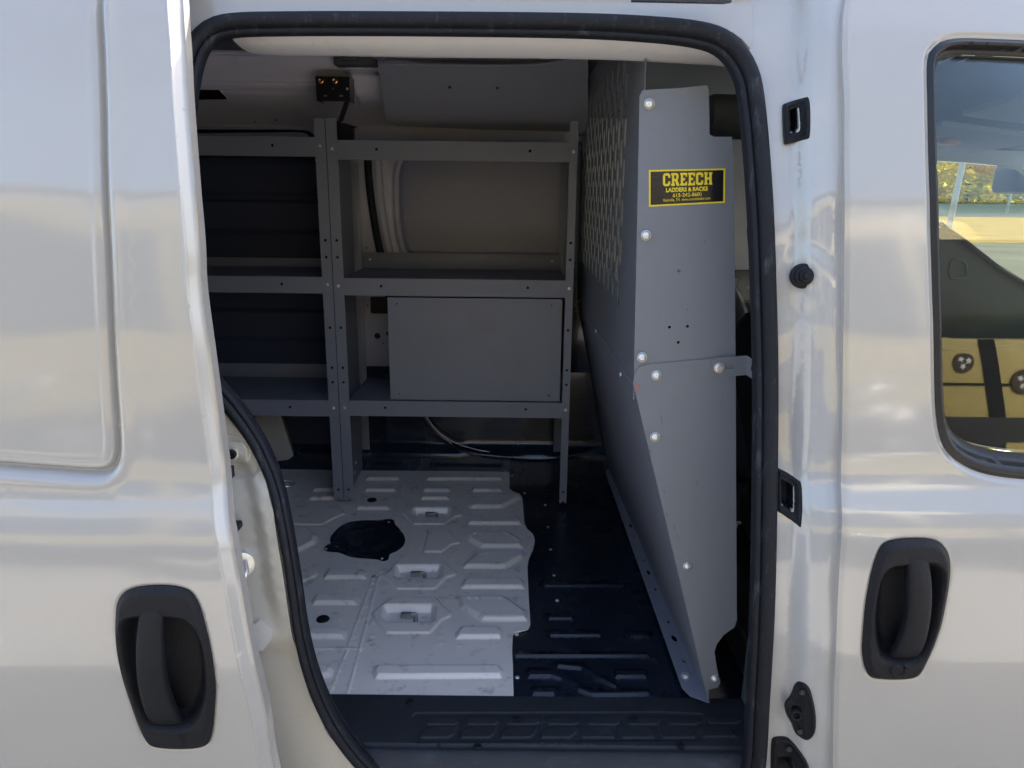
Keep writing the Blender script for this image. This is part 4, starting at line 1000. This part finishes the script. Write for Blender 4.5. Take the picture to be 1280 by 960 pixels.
# back sheet of the lowest bay right part
steel('bay_back_panel', (px0+.006, SY+SD_-.02, z0), (px1, SY+SD_-.018, z1), UR)
lipzL = [(zl(170.5, 330), zl(170.5, 330)-zl(195, 330), 0), (zl(345.5, 330), zl(345.5, 330)-zl(366, 330), .03), (zl(499.5, 330), zl(499.5, 330)-zl(519.5, 330), .05)]
xe = xa-.0025; xs0 = xL
xf = xe-.85
SPAN = (xf+.030, xe-.030); BOLTX = (xf+.018, xe-.018)
UL = shelf_unit('grey steel shelving unit partly hidden behind the slid back door, open shelves all empty', xf, xe, zl(148, 400), lipzL, [(xf, xf+(xb-xa), -1), (xs0, xe, 1)], 1)

# bracket box with two bright screws
c = PY(416, 111, 2.46)
BR = empty('mounting_bracket', tuple(c), 'small black metal bracket with two screws coloured for an orange sun glint, hung under the roof rail', 'bracket')
w = (PY(438, 111, 2.46)[0]-PY(396, 111, 2.46)[0])/2; hh = (PY(416, 95, 2.46)[2]-PY(416, 126, 2.46)[2])/2
slab('plate', [(c[0]-w, c[2]-hh), (c[0]+w, c[2]-hh), (c[0]+w, c[2]+hh), (c[0]-w, c[2]+hh)], [circ(c[0]-.0, c[2]+.0, .003, 8), rrect(c[0]-w*.6, c[2]-hh*.62, c[0]-w*.35, c[2]-hh*.5, .002, 2), rrect(c[0]+w*.35, c[2]-hh*.62, c[0]+w*.6, c[2]-hh*.5, .002, 2)],
     lambda x, z: np.stack([x, x*0+2.46, z], 1), (0, .003, 0), .2, None, mat('bracket_black', (.012, .013, .017), .35), BR, edge_sp=0)
BKM = bpy.data.materials['bracket_black']
mb = MB(); mb.box((c[0]-w, 2.463, c[2]+hh-.003), (c[0]+w, 2.54, c[2]+hh)); mb.box((c[0]-w, 2.463, c[2]-hh), (c[0]-w+.003, 2.53, c[2]+hh-.0035)); mb.box((c[0]+w-.003, 2.463, c[2]-hh), (c[0]+w, 2.53, c[2]+hh-.0035)); mb.build('flange', BKM, BR)
for px in (401, 418.5):
    q = PY(px, 101, 2.459)
    mb = MB(); mb.lathe([(.0085, 0), (.0085, .002), (.006, .003)], q, (0, -1, 0), 18); mb.lathe([(.0065, .003), (.0065, .006), (.005, .0075), (.002, .006)], q, (0, -1, 0), 6); mb.build('bracket_screw', GLINT, BR)
mb = MB(); q = PY(434, 111, 2.457); dome(mb, q, (0, -1, 0), .004); mb.build('small_screw', ZINC, BR)
mb = MB(); a = PY(434, 126, 2.47); b = PY(425, 152, 2.47); mb.prism([a+np.array([-.008, 0, 0]), a+np.array([.008, 0, 0]), b+np.array([.008, .0, 0]), b+np.array([-.008, 0, 0])], (0, .004, 0)); mb.build('strap', BKM, BR)
mb = MB(); a = [PY(x, y, 2.46) for x, y in [(417, 150), (445, 158), (441, 160), (441, 175), (419, 175)]]; mb.prism(a, (0, .03, 0)); mb.build('corner_plate', BKM, BR)

# ================================================================== PARTITION
xP = .232
PT = empty('partition', (.33, 2.0, ZF), 'grey steel cab partition with perforated upper panel, black and yellow sticker on its side wing', 'partition')
YN, YF = 1.46, 2.68
# main upright panel in plane x = xP (perforated)
zc_n = PX(792, 482, xP)[2]; zc_f = PX(722, 392, xP)[2]
Yn_c = PX(793, 480, xP)[1]
zk = 1.215                        # knee height
y_near = Yn_c
holes = []
rows_, j = [], 0
zz_ = 1.385
while zz_ < 1.84:
    y0_ = 1.60+(.034 if j % 2 else 0)
    yv = y0_
    while yv < 2.62:
        if not (zz_ > 1.79 and yv > 2.35) and zz_ < 1.86: holes.append([(yv+a, zz_+b) for a, b in rrect(-.020, -.030, .020, .030, .018, 3)])
        yv += .068
    zz_ += .0475; j += 1
# keep holes non-overlapping: staggered rows
def mp_map(y, z): return np.stack([xP+0*y-.004*ss(z, 1.3, 1.9), y, z], 1)
holes = [h_ for h_ in holes if max(q[1] for q in h_) < 1.885]
def okholes(hs):
    out = []
    for h_ in hs:
        c_ = np.mean(h_, 0)
        if all((abs(c_[0]-o[0])/.046)**2+(abs(c_[1]-o[1])/.066)**2 > 1 for o in [np.mean(q, 0) for q in out]): out.append(h_)
    return out
holes = []
for i, yv in enumerate(np.arange(1.63, 2.62, .0475)):
    for j in range(8):
        zc_ = 1.395+j*.082+(.041 if i % 2 else 0)
        if zc_ < 1.87-.05*max(0, yv-1.7)*.6: holes.append([(yv+a, zc_+b) for a, b in rrect(-.0205, -.0335, .0205, .0335, .0195, 3)])
main_poly = [(y_near+.004, zk+.006), (YF, zk-.005), (YF, 1.70), (2.60, 1.84), (2.48, 1.95), (1.66, 1.95), (1.60, 1.93), (y_near+.052, 1.872)]
slab('perforated_panel', main_poly, holes, mp_map, (.002, 0, 0), .12, None, WINGP, PT, edge_sp=0)
# lower slanted panel
xb_n, xb_f = .405, .375
yb_n = 1.35
def YW(z): return np.interp(z, [.55, 1.2, 1.92], [yb_n, y_near, y_near+.05])
kn = PR(791.5, 480, f=YW)
low_q = [(kn[0], kn[1]-.003, kn[2]), (xP-.001, YF, zk), (xb_f, YF, ZF+.02), (PZ(884, 874, ZF+.01)[0], yb_n, ZF+.01)]
b4 = low_q[3]
mb = MB(); mb.prism(low_q, (.002, 0, .001)); mb.build('lower_panel', GREYP, PT)
# floor flange
def ff(px, py): return tuple(PZ(px, py, ZF+.012))
fl_in = [np.array(low_q[2]), np.array(low_q[3])]
fo = [PZ(755, 586, ZF+.006), PZ(855, 868, ZF+.006)]
A3, B3 = np.array(low_q[2]), np.array(low_q[3]); 
f0 = np.array([fo[0][0], YF, ZF+.006]); f1 = np.array(fo[1])
def fl2(u, v):          # u along, v across 0..1
    u = np.asarray(u); v = np.asarray(v)
    a = A3[None]*(1-u[:, None])+B3[None]*u[:, None]; b = f0[None]*(1-u[:, None])+f1[None]*u[:, None]
    return a*(1-v[:, None])+b*v[:, None]
Lf = np.linalg.norm(B3-A3); wF = .06
def slotuv(px, py):
    p = PZ(px, py, ZF+.008); 
    d = B3-A3; u = ((p-A3)@d)/(d@d); a = A3+(B3-A3)*u; b = f0+(f1-f0)*u; v = np.linalg.norm((p-a)[:2])/np.linalg.norm((b-a)[:2]); return u, v
sl_h = []
for i, (px, py, big) in enumerate([(771, 611, 0), (773.5, 621, 0), (788, 660, 1), (793, 673, 0), (805, 704, 0), (810, 719, 1), (819, 740.5, 0), (835, 782, 0), (842, 803, 1), (854, 832, 0)]):
    u, v = slotuv(px, py); v = min(max(v, .25), .75)
    du, dv = (.014/Lf, .15) if big else (.006/Lf, .10)
    sl_h.append([(u+du*math.cos(t), v+dv*math.sin(t)) for t in np.linspace(0, 2*math.pi, 12, endpoint=False)])
slab('floor_flange', [(0, 0), (1, 0), (1, .75), (.985, 1), (0, 1)], sl_h, fl2, (0, 0, .002), .5, None, GREYP, PT, edge_sp=0)
mb = MB(); hexbolt(mb, PZ(857, 845, ZF+.01), (0, -.1, 1), .008); mb.build('floor_bolt', ZINC, PT)
for q in ((723.5, 392), (745, 424), (776, 473)):
    p = PX(q[0], q[1], xP+.02) ; mb = MB(); dome(mb, (xP+.0, PX(q[0], q[1]-3, xP)[1], zk+.012), (-1, 0, 0), .006, washer=False); mb.build('knee_rivet', ZINC, PT)
# side wing facing the door; a plane leaning with the body side
def YW(z): return np.interp(z, [.55, 1.2, 1.92], [yb_n, y_near, y_near+.05])
PW = lambda px, py: PR(px, py, f=YW)
wing_up = [(803, 113), (812, 112), (850, 110), (884, 106.5), (886, 112), (887, 168), (893, 171), (915, 171), (917, 200), (918.5, 330), (919.5, 455), (800, 462), (794, 470), (792.5, 478), (793, 440), (796, 300), (799.5, 120)]
wu = np.array([PW(*p)[[0, 2]] for p in wing_up])
hw = [circ(*PW(x, y)[[0, 2]], r_, 12) for x, y, r_ in [(848.5, 338.5, .0032), (837, 409, .0028), (859.5, 408, .0028), (848, 428, .0028)]]
def w_map(x, z): return np.stack([x, YW(z), z], 1)
WU = slab('side_wing', wu, hw, w_map, (0, .0022, 0), .12, None, WINGP, PT, edge_sp=0)
wing_lo = [(796, 463), (800, 458), (810, 455.5), (888, 448), (919.5, 446), (920, 600), (921, 775), (918, 784), (905, 793), (896, 805), (893, 815), (896, 835), (900, 853), (897, 859), (890, 861), (886, 862), (884, 875), (791.5, 480), (793, 468)]
wl = np.array([PR(*p, f=lambda z: YW(z)-.0026)[[0, 2]] for p in wing_lo]); 
wl[16] = (b4[0], ZF+.012)
WL = slab('side_wing', wl, [], lambda x, z: np.stack([x, YW(z)-.0032, z], 1), (0, .0022, 0), .12, None, WINGP, PT, edge_sp=0)
for i, q in enumerate([(811, 130), (807, 294), (802, 446), (820, 468.5), (818.5, 545.5), (858.5, 706.5), (893, 847)]):
    mb = MB(); p = PW(*q)+np.array([0, -.0035, 0]); dome(mb, p, (0, -1, .05), .0088 if i < 5 else .0078, .006); mb.build('wing_bolt', ZINC, PT)
mb = MB(); mb.prism([PW(x, y)+np.array([0, -.0042, 0]) for x, y in [(793.5, 479), (796, 480.5), (799.5, 481), (797.5, 483), (798, 486), (796, 484.5), (795, 488)]], (0, .0003, 0)); mb.build('red_paint_mark', RED, PT)
SCF = mat('scuff', (.09, .095, .10), .5)
for i, (px, py, L_) in enumerate([(838, 232, 0), (826, 520, 9), (842, 655, 7), (832, 640, 5), (829, 612, 4), (846, 668, 4), (880, 300, 3), (870, 600, 6), (858, 385, 3), (812, 560, 6)]):
    if L_ == 0: continue
    a_ = PW(px, py)+np.array([0, -.0042, 0]); b_ = PW(px+1.2, py+L_)+np.array([0, -.0042, 0])
    mb = MB(); mb.prism([a_+np.array([-.0006, 0, 0]), a_+np.array([.0007, 0, 0]), b_+np.array([.0005, 0, 0]), b_+np.array([-.0004, 0, 0])], (0, .0003, 0)); mb.build('scuff_mark', SCF, PT)
# strap bracket to the pillar
P_ = lambda x, y, dy: PW(x, y)+np.array([0, dy, 0])
s0 = [P_(888, 450, -.006), P_(893, 446, -.006), P_(932, 444, -.006), P_(932, 468, -.006), P_(890, 472, -.006), P_(886, 467, -.006)]
sx, sz = [q[0] for q in s0], [q[2] for q in s0]
ybr = float(s0[0][1])
slab('pillar_strap', [(a, b) for a, b in zip(sx, sz)], [rrect(PW(897, 457)[0], PW(897, 460)[2], PW(917, 457)[0], PW(900, 455)[2], .003, 3)], lambda x, z: np.stack([x, x*0+ybr, z], 1), (0, .003, 0), .2, None, WINGP, PT, edge_sp=0)
a, b = np.array([s0[2][0], ybr, s0[2][2]]), np.array([s0[3][0], ybr, s0[3][2]])
e1 = PY(950, 456, ybr-.045); e0 = PY(950, 480, ybr-.045)
def st_map(u, v):
    u = np.asarray(u)[:, None]; v = np.asarray(v)[:, None]
    return (a*(1-u)+e1*u)*(1-v)+(b*(1-u)+e0*u)*v
slab('pillar_strap_leg', [(0, 0), (1, 0), (1, 1), (0, 1)], [[(.35, .35), (.75, .35), (.75, .62), (.35, .62)]], st_map, (.001, .003, 0), .5, None, WINGP, PT, edge_sp=0)
mb = MB(); hexbolt(mb, np.array([PW(898, 459)[0], ybr, PW(898, 459)[2]]), (0, -1, .05), .0075); mb.build('strap_bolt', ZINC, PT)

# ---------------------------------------------------------------- sticker with lettering
cor = [PW(811, 212.5), PW(906.5, 210.5), PW(906, 253.5), PW(811, 258.5)]     # tl tr br bl
cor = [np.array(c_) for c_ in cor]
def stk(u, v, o):
    p = (cor[0]*(1-u)+cor[1]*u)*(1-v)+(cor[3]*(1-u)+cor[2]*u)*v
    p = p.copy(); p[1] = YW(p[2])-o; return p
mb = MB(); mb.prism([stk(u, v, .0006) for u, v in ((0, 0), (1, 0), (1, 1), (0, 1))], (0, .0004, 0)); STK = mb.build('sticker', BLKST, PT)
mb = MB(); bu, bv = .022, .045
for q in (((0, 0), (1, 0), (1-bu, bv), (bu, bv)), ((1, 0), (1, 1), (1-bu, 1-bv), (1-bu, bv)), ((1, 1), (0, 1), (bu, 1-bv), (1-bu, 1-bv)), ((0, 1), (0, 0), (bu, bv), (bu, 1-bv))):
    mb.prism([stk(u, v, .0009) for u, v in q], (0, .0002, 0))
mb.build('sticker_border', YELL, STK)
# CREECH in slab block capitals, drawn stroke by stroke on a 10 x 14 cell
def octo(x0, y0, x1, y1, c): return [(x0+c, y0), (x1-c, y0), (x1, y0+c), (x1, y1-c), (x1-c, y1), (x0+c, y1), (x0, y1-c), (x0, y0+c)]
LET = {
 'C': [[(2, 0), (8, 0), (10, 2), (10, 5), (7, 5), (7, 2.6), (3, 2.6), (3, 11.4), (7, 11.4), (7, 9), (10, 9), (10, 12), (8, 14), (2, 14), (0, 12), (0, 2)]],
 'R': [[(0, 0), (8, 0), (10, 2), (10, 6), (8.6, 7.4), (10.4, 11.6), (11, 11.6), (11, 14), (7.6, 14), (5.4, 8.6), (4, 8.6), (4, 11.6), (5, 11.6), (5, 14), (0, 14), (0, 11.6), (1, 11.6), (1, 2.4), (0, 2.4)]],
 'E': [[(0, 0), (9.6, 0), (9.6, 4.2), (7.4, 4.2), (7.4, 2.4), (4, 2.4), (4, 5.7), (7, 5.7), (7, 8.2), (4, 8.2), (4, 11.6), (7.4, 11.6), (7.4, 9.8), (9.6, 9.8), (9.6, 14), (0, 14), (0, 11.6), (1, 11.6), (1, 2.4), (0, 2.4)]],
 'H': [[(0, 0), (4.6, 0), (4.6, 2.2), (4, 2.2), (4, 5.7), (7, 5.7), (7, 2.2), (6.4, 2.2), (6.4, 0), (11, 0), (11, 2.2), (10.2, 2.2), (10.2, 11.8), (11, 11.8), (11, 14), (6.4, 14), (6.4, 11.8), (7, 11.8), (7, 8.2), (4, 8.2), (4, 11.8), (4.6, 11.8), (4.6, 14), (0, 14), (0, 11.8), (.8, 11.8), (.8, 2.2), (0, 2.2)]]}
RHOLE = [(4, 2.4), (7, 2.4), (7, 6.2), (4, 6.2)]
verts2 = []; mb = MB()
xcur = 0.0; adv = []
for ch in 'CREECH':
    adv.append(xcur); xcur += {'C': 10, 'R': 11, 'E': 9.6, 'H': 11}[ch]+1.3
tot = xcur-1.3
for ch, ax_ in zip('CREECH', adv):
    for poly in LET[ch]:
        hs = [RHOLE] if ch == 'R' else []
        pts = [Vector(q) for q in poly]+[Vector(q) for h_ in hs for q in h_]
        ed = [(i, (i+1) % len(poly)) for i in range(len(poly))]
        if hs: b_ = len(poly); ed += [(b_+i, b_+(i+1) % 4) for i in range(4)]
        vs, _, fs, *_ = delaunay_2d_cdt(pts, ed, [], 0, 1e-5)
        V2 = np.array([tuple(v) for v in vs])
        for f in fs:
            c_ = V2[list(f)].mean(0); _, i1 = pdist(c_[:1], c_[1:], poly)
            if not i1[0]: continue
            if hs and pdist(c_[:1], c_[1:], RHOLE)[1][0]: continue
            tri = [stk(.185+.645*(ax_+V2[k_][0])/tot, .10+.355*V2[k_][1]/14, .0009) for k_ in f]
            mb.prism(tri, (0, .0002, 0))
mb.build('sticker_lettering', YELL, STK)
def text_on(txt, u0, u1, v0, v1, name, bold=0.0, m=YELL):
    cu = bpy.data.curves.new('txt', 'FONT'); cu.body = txt; cu.offset = bold; cu.resolution_u = 3
    o = bpy.data.objects.new('txt', cu); col.objects.link(o); bpy.context.view_layer.update()
    me = bpy.data.meshes.new_from_object(o.evaluated_get(bpy.context.evaluated_depsgraph_get())); bpy.data.objects.remove(o)
    co_ = np.zeros(len(me.vertices)*3); me.vertices.foreach_get('co', co_); co_ = co_.reshape(-1, 3)
    mn, mx = co_.min(0), co_.max(0)
    for v, c_ in zip(me.vertices, co_):
        u = u0+(u1-u0)*(c_[0]-mn[0])/(mx[0]-mn[0]); w_ = v1+(v0-v1)*(c_[1]-mn[1])/(mx[1]-mn[1]); v.co = Vector(stk(u, w_, .0009))
    return link(name, me, m, STK)
text_on('LADDERS & RACKS', .225, .775, .50, .625, 'sticker_lettering', .045)
text_on('615-242-8601', .315, .69, .66, .77, 'sticker_lettering', .015)
text_on('Nashville, TN  www.creechladder.com', .19, .81, .80, .89, 'sticker_lettering', 0)

# ================================================================== SURROUNDINGS
def gmat(name, c1, c2, sc, rough=.9):
    m = bpy.data.materials.new(name); m.use_nodes = True; nt = m.node_tree; N = nt.nodes; L = nt.links; b = N['Principled BSDF']; b.inputs['Roughness'].default_value = rough; b.inputs['Specular IOR Level'].default_value = 0.0
    tc = N.new('ShaderNodeTexCoord'); n = N.new('ShaderNodeTexNoise'); n.inputs['Scale'].default_value = sc; n.inputs['Detail'].default_value = 10; n.inputs['Roughness'].default_value = .65
    L.new(tc.outputs['Object'], n.inputs['Vector']); r = N.new('ShaderNodeValToRGB'); r.color_ramp.elements[0].position = .35; r.color_ramp.elements[1].position = .65
    r.color_ramp.elements[0].color = (*c1, 1); r.color_ramp.elements[1].color = (*c2, 1); L.new(n.outputs['Fac'], r.inputs['Fac']); L.new(r.outputs['Color'], b.inputs['Base Color'])
    return m
def sheet(name, x0, y0, x1, y1, z, m):
    mb = MB(); mb.box((x0, y0, z-.05), (x1, y1, z)); o = mb.build(name, m); tag(o, kind='structure'); return o
sheet('ground', -600, -600, 600, 600, 0, gmat('concrete', (.085, .09, .07), (.115, .12, .095), .5))
sheet('road', -300, 52, 300, 112, .004, gmat('asphalt', (.035, .055, .055), (.05, .07, .068), 2.5))
sheet('gravel_verge', -300, 25, 300, 52, .008, gmat('gravel', (.15, .115, .045), (.20, .155, .06), .8))
sheet('grass_strip', -300, 112, 300, 200, .008, gmat('grass', (.05, .07, .015), (.09, .11, .03), 4.0))
sheet('bounce_apron', -22, -13.9, 22, 4.9, .004, gmat('pale_concrete', (.30, .285, .255), (.38, .365, .33), 1.2))  # unseen pale ground added to bounce light onto the van and its ceiling
# trees
LEAF = []
def leafmat(c_):
    m = mat('autumn_leaves', c_, .7, noise=.12, nscale=1.2); nt = m.node_tree; b = nt.nodes['Principled BSDF']; o = nt.nodes['Material Output']
    t = nt.nodes.new('ShaderNodeBsdfTranslucent'); t.inputs['Color'].default_value = (*c_, 1); x = nt.nodes.new('ShaderNodeMixShader'); x.inputs[0].default_value = .8
    nt.links.new(b.outputs[0], x.inputs[1]); nt.links.new(t.outputs[0], x.inputs[2]); nt.links.new(x.outputs[0], o.inputs[0]); return m
for i, c_ in enumerate([(.93, .90, .12), (.92, .92, .25), (.95, .80, .10), (.60, .74, .12)]):
    LEAF.append(leafmat(c_))
BARK = mat('bark', (.12, .09, .07), .9, noise=.3, nscale=5)
kinds = ['golden yellow', 'pale yellow', 'orange yellow', 'yellow green']
def tree(x, y, h_, w_, k_, label):
    t = empty('autumn_tree', (x, y, 0), label, 'tree', 'autumn trees beyond the road')
    mb = MB(); mb.tube([(x, y, 0), (x+.1, y, h_*.3), (x-.05, y+.1, h_*.6), (x, y, h_*.85)], .3, 8, scale=[1.3, 1, .7, .25])
    for j in range(5):
        a_ = rng.uniform(0, 6.28); z_ = h_*rng.uniform(.25, .6); mb.tube([(x, y, z_), (x+math.cos(a_)*w_*.3, y+math.sin(a_)*w_*.3, z_+h_*.12), (x+math.cos(a_)*w_*.5, y+math.sin(a_)*w_*.5, z_+h_*.22)], .06, 6, scale=[1, .7, .3])
    mb.build('trunk', BARK, t)
    cl_ = np.stack([x+rng.normal(0, w_*.3, 44), y+rng.normal(0, w_*.28, 44), h_*rng.uniform(.06, .95, 44)], 1)
    V = []; Fc = []
    for c_ in cl_:
        r_ = w_*rng.uniform(.14, .24)
        for _ in range(120):
            d = rng.normal(0, 1, 3); d /= np.linalg.norm(d); p = c_+d*r_*rng.uniform(.5, 1)**.5*np.array([1, 1, .8])
            n_ = rng.normal(0, 1, 3); n_ /= np.linalg.norm(n_); t1 = np.cross(n_, [0, 0, 1.]); t1 /= np.linalg.norm(t1)+1e-9; t2 = np.cross(n_, t1); s_ = rng.uniform(.30, .60)
            b_ = len(V); V += [p-t1*s_, p+t2*s_*.6, p+t1*s_, p-t2*s_*.6]; Fc.append((b_, b_+1, b_+2, b_+3))
    me = bpy.data.meshes.new('crown'); me.from_pydata([tuple(v) for v in V], [], Fc); link('crown', me, LEAF[k_], t)
tx = np.linspace(58, 112, 11)
ords = ['first', 'second', 'third', 'fourth', 'fifth', 'sixth', 'seventh', 'eighth', 'ninth', 'tenth', 'eleventh']
for i, x in enumerate(tx):
    k_ = [0, 1, 0, 2, 1, 0, 3, 0, 1, 2, 0][i]
    tree(x, 128+rng.uniform(-4, 6), rng.uniform(13, 17), rng.uniform(11, 14), k_, '%s tree beyond the road, %s from the left of the tree row' % (kinds[k_], ords[i]))
# utility poles
def pole(px, lean, Y, label):
    p = PY(px, 290, Y)
    u = empty('utility_pole', (p[0], Y, 0), label, 'pole', 'pale poles across the lot')
    mb = MB(); mb.tube([(p[0], Y, 0), (p[0]+lean*.5, Y, 3), (p[0]+lean, Y, 6)], .09, 10); mb.build('shaft', mat('pale_pole', (.5, .48, .40), .7, noise=.2, nscale=4), u)
    mb = MB(); mb.box((p[0]+lean-.5, Y-.04, 5.6), (p[0]+lean+.5, Y+.04, 5.7)); mb.build('crossarm', BARK, u)
pole(1184, .35, 24, 'pale pole leaning slightly, at the left edge seen through the front window')
pole(1254, .4, 60, 'thin upright pale pole in front of the yellow trees')
# white van parked beyond, seen past the partition
def parked(name, x0, x1, y0, y1, z0, zt, label, cat, paint, emblem=False):
    u = empty(name, ((x0+x1)/2, (y0+y1)/2, 0), label, cat)
    mb = MB()
    L_ = x1-x0
    sect = [(x0, z0), (x1, z0), (x1+.05, z0+(zt-z0)*.45), (x1-.05, z0+(zt-z0)*.50), (x1-L_*.17, z0+(zt-z0)*.56), (x1-L_*.27, zt-.04), (x1-L_*.31, zt), (x0+.1, zt), (x0-.02, zt-.1)]
    mb.prism([(a_, y0, b_) for a_, b_ in sect], (0, y1-y0, 0), .05); B_ = mb.build('body', paint, u)
    GL = mat('dark_glass', (.02, .025, .03), .05)
    sy = y0-.004 if abs(y0) < abs(y1) else y1+.004
    d_ = (0, .006, 0) if sy < y0 else (0, -.006, 0)
    zb0 = z0+(zt-z0)*.58; zb1 = zt-.16
    xs1 = x1-L_*.29
    if paint.name != 'cream_paint':
      mb = MB(); mb.prism([(xs1-.75, sy, zb0), (xs1+.28, sy, zb0), (xs1+.02, sy, zb1), (xs1-.75, sy, zb1)], d_, .002); mb.build('side_window', GL, u)
    mb = MB()
    for xx in (xs1-.85, x1-L_*.17, xs1-2.0): mb.box((xx-.006, sy-.001, z0+.15), (xx+.006, sy+.001, zt-.12))
    mb.build('door_gap', HOLE, u)
    for xx in (x0+L_*.2, x1-L_*.18):
        for yy_ in (y0+.02, y1-.24):
            mb = MB(); mb.lathe([(.34, 0), (.35, .03), (.35, .20), (.34, .22)], (xx, yy_, .35), (0, 1, 0), 28); mb.build('wheel', SEAL, u)
            mb = MB(); mb.lathe([(.20, -.008), (.20, .0), (.19, .228)], (xx, yy_, .35), (0, 1, 0), 24); mb.build('hubcap', ZINC, u)
    mb = MB(); mb.box((x0-.08, y0+.05, z0-.02), (x0-.0, y1-.05, z0+.22), .03); mb.build('bumper', PLAST, u)
    for yy_ in (y0+.12, y1-.12):
        mb = MB(); mb.box((x1-.12, yy_-.10, z0+.38), (x1+.045, yy_+.10, z0+.54), .03); mb.build('headlight', VISOR, u)
    return u, sy, d_
WP = mat('white_paint', (.80, .80, .80), .35, 0, .6, .03)
parked('parked_van', -2.6, 2.75, 5.4, 7.3, .35, 2.35, 'white van parked beyond the far side, glimpsed past the partition edge', 'van', WP)
TANP = mat('cream_paint', (.42, .335, .125), .4, 0, .5, .05, noise=.05, nscale=1)
u, sy, d_ = parked('parked_truck', -3.4, 4.9, -3.8, -1.9, .36, 2.42, 'cream van with a round dark star badge, reflected in the front door glass', 'van', TANP)
def star(cx, cz, r_, rot=0):
    return [(cx+(r_ if i % 2 == 0 else r_*.42)*math.sin(rot+math.pi*i/5), cz+(r_ if i % 2 == 0 else r_*.42)*math.cos(rot+math.pi*i/5)) for i in range(10)]
mb = MB(); mb.prism([(2.70, sy+.004, 1.46), (2.79, sy+.004, 1.46), (2.88, sy+.004, .98), (2.79, sy+.004, .98)], (0, -.006, 0)); mb.build('door_post', HOLE, u)
mb = MB(); mb.box((-3.3, sy-.002, 1.165), (4.7, sy+.003, 1.177)); mb.build('rub_strip', HOLE, u)
mb = MB(); mb.box((-3.3, sy-.002, .30), (4.8, sy+.012, .98), .004); mb.build('underside_shade', PLAST, u)  # dark box standing in for the shade beneath the van, for its reflection
GLT = mat('tinted_glass', (.03, .035, .04), .05)
for xa_, xb_ in ((-3.1, -1.9), (-1.80, -.45), (-.35, 1.0), (1.10, 2.32), (2.36, 3.6)):
    mb = MB(); mb.prism([(xa_, sy+.004, 1.47), (xb_, sy+.004, 1.47), (xb_-.05, sy+.004, 2.26), (xa_+.01, sy+.004, 2.26)], (0, -.006, 0)); mb.build('side_window', GLT, u)
CHR = mat('chrome', (.9, .9, .9), .16, 1.0)
for cx_, cz_, w_, r_ in ((-2.75, 1.16, .20, .020), (-2.45, .86, .10, .028), (-2.15, .85, .12, .030), (-2.9, .80, .10, .03), (-1.75, 1.08, .12, .022), (2.05, .98, .14, .022), (2.25, .92, .07, .04), (2.25, .74, .06, .03), (2.3, .60, .09, .035), (2.0, 1.12, .22, .02), (-2.6, .50, .3, .02)):
    mb = MB(); mb.tube([(cx_-w_, sy+.01, cz_), (cx_-w_*.8, sy+.05, cz_+.01), (cx_, sy+.065, cz_+.012), (cx_+w_*.8, sy+.05, cz_+.01), (cx_+w_, sy+.01, cz_)], r_, 14); mb.build('glint_rod', CHR, u)  # chrome rods added to throw sun glints onto the cargo van's paint
STW = mat('star_white', (.7, .7, .66), .5); BDG = mat('badge_dark', (.05, .03, .02), .5)
for ec, rr2 in (((2.62, 1.30), .058), ((2.97, 1.19), .07)):
    mb = MB(); mb.lathe([(rr2, -.002), (rr2, .006)], (ec[0], sy, ec[1]), (0, 1, 0), 36); BG = mb.build('badge', BDG, u)
    for k_ in range(3):
        a_ = 2*math.pi*k_/3+.3; mb = MB(); mb.prism([(q[0], sy+.0065, q[1]) for q in star(ec[0]+.026*math.cos(a_), ec[1]+.026*math.sin(a_), .022, .3*k_)], (0, .001, 0)); mb.build('star', STW, BG)
# long low building behind the camera: only seen as reflections in paint and glass
BD = empty('building', (0, -16, 0), 'tan one storey building with dark windows and pillars, seen only as reflections in the paint', 'building')
mb = MB(); mb.box((-18, -20, 0), (22, -14, 6.6), .05); mb.build('wall', mat('tan_wall', (.34, .33, .31), .85, noise=.1, nscale=1), BD)
mb = MB(); mb.box((-18.4, -20.4, 6.6), (22.4, -13.6, 7.0), .03); mb.build('roof', mat('grey_roof', (.14, .14, .15), .8), BD)
GLD = mat('window_dark', (.03, .04, .05), .08)
for i in range(10):
    x = -16+i*3.7
    mb = MB(); mb.box((x, -14.02, .5), (x+2.2, -13.96, 3.2), .01); mb.build('window', GLD, BD)
    mb = MB(); mb.box((x+1.06, -13.955, .5), (x+1.14, -13.93, 3.2)); mb.box((x-.04, -13.955, 3.2), (x+2.24, -13.93, 3.3)); mb.build('window_frame', WHITE, BD)

# ================================================================== LIGHT
w = bpy.data.worlds.new('World'); S.world = w; w.use_nodes = True
N = w.node_tree.nodes; L = w.node_tree.links
sky = N.new('ShaderNodeTexSky'); sky.sky_type = 'NISHITA'; sky.sun_disc = False
SUN_EL, SUN_AZ = R(42), R(45)      # azimuth from +y towards +x
sky.sun_elevation = SUN_EL; sky.sun_rotation = SUN_AZ; sky.air_density = 1.0; sky.dust_density = 4.0; sky.ozone_density = 1.0
L.new(sky.outputs[0], N['Background'].inputs[0]); N['Background'].inputs[1].default_value = .15
sd = Vector((math.sin(SUN_AZ)*math.cos(SUN_EL), math.cos(SUN_AZ)*math.cos(SUN_EL), math.sin(SUN_EL)))
sl_ = bpy.data.lights.new('sun', 'SUN'); sl_.energy = 3.3; sl_.angle = R(.5); sl_.color = (1, .93, .84)
so = bpy.data.objects.new('sun', sl_); so.rotation_euler = sd.to_track_quat('Z', 'Y').to_euler(); so.location = (0, 0, 20); col.objects.link(so)
S.view_settings.view_transform = 'Standard'; S.view_settings.look = 'None'; S.view_settings.gamma = 1; S.view_settings.exposure = 2.0
S.render.engine = 'CYCLES'
try: S.cycles.max_bounces = 10; S.cycles.diffuse_bounces = 8; S.cycles.transparent_max_bounces = 12
except Exception: pass
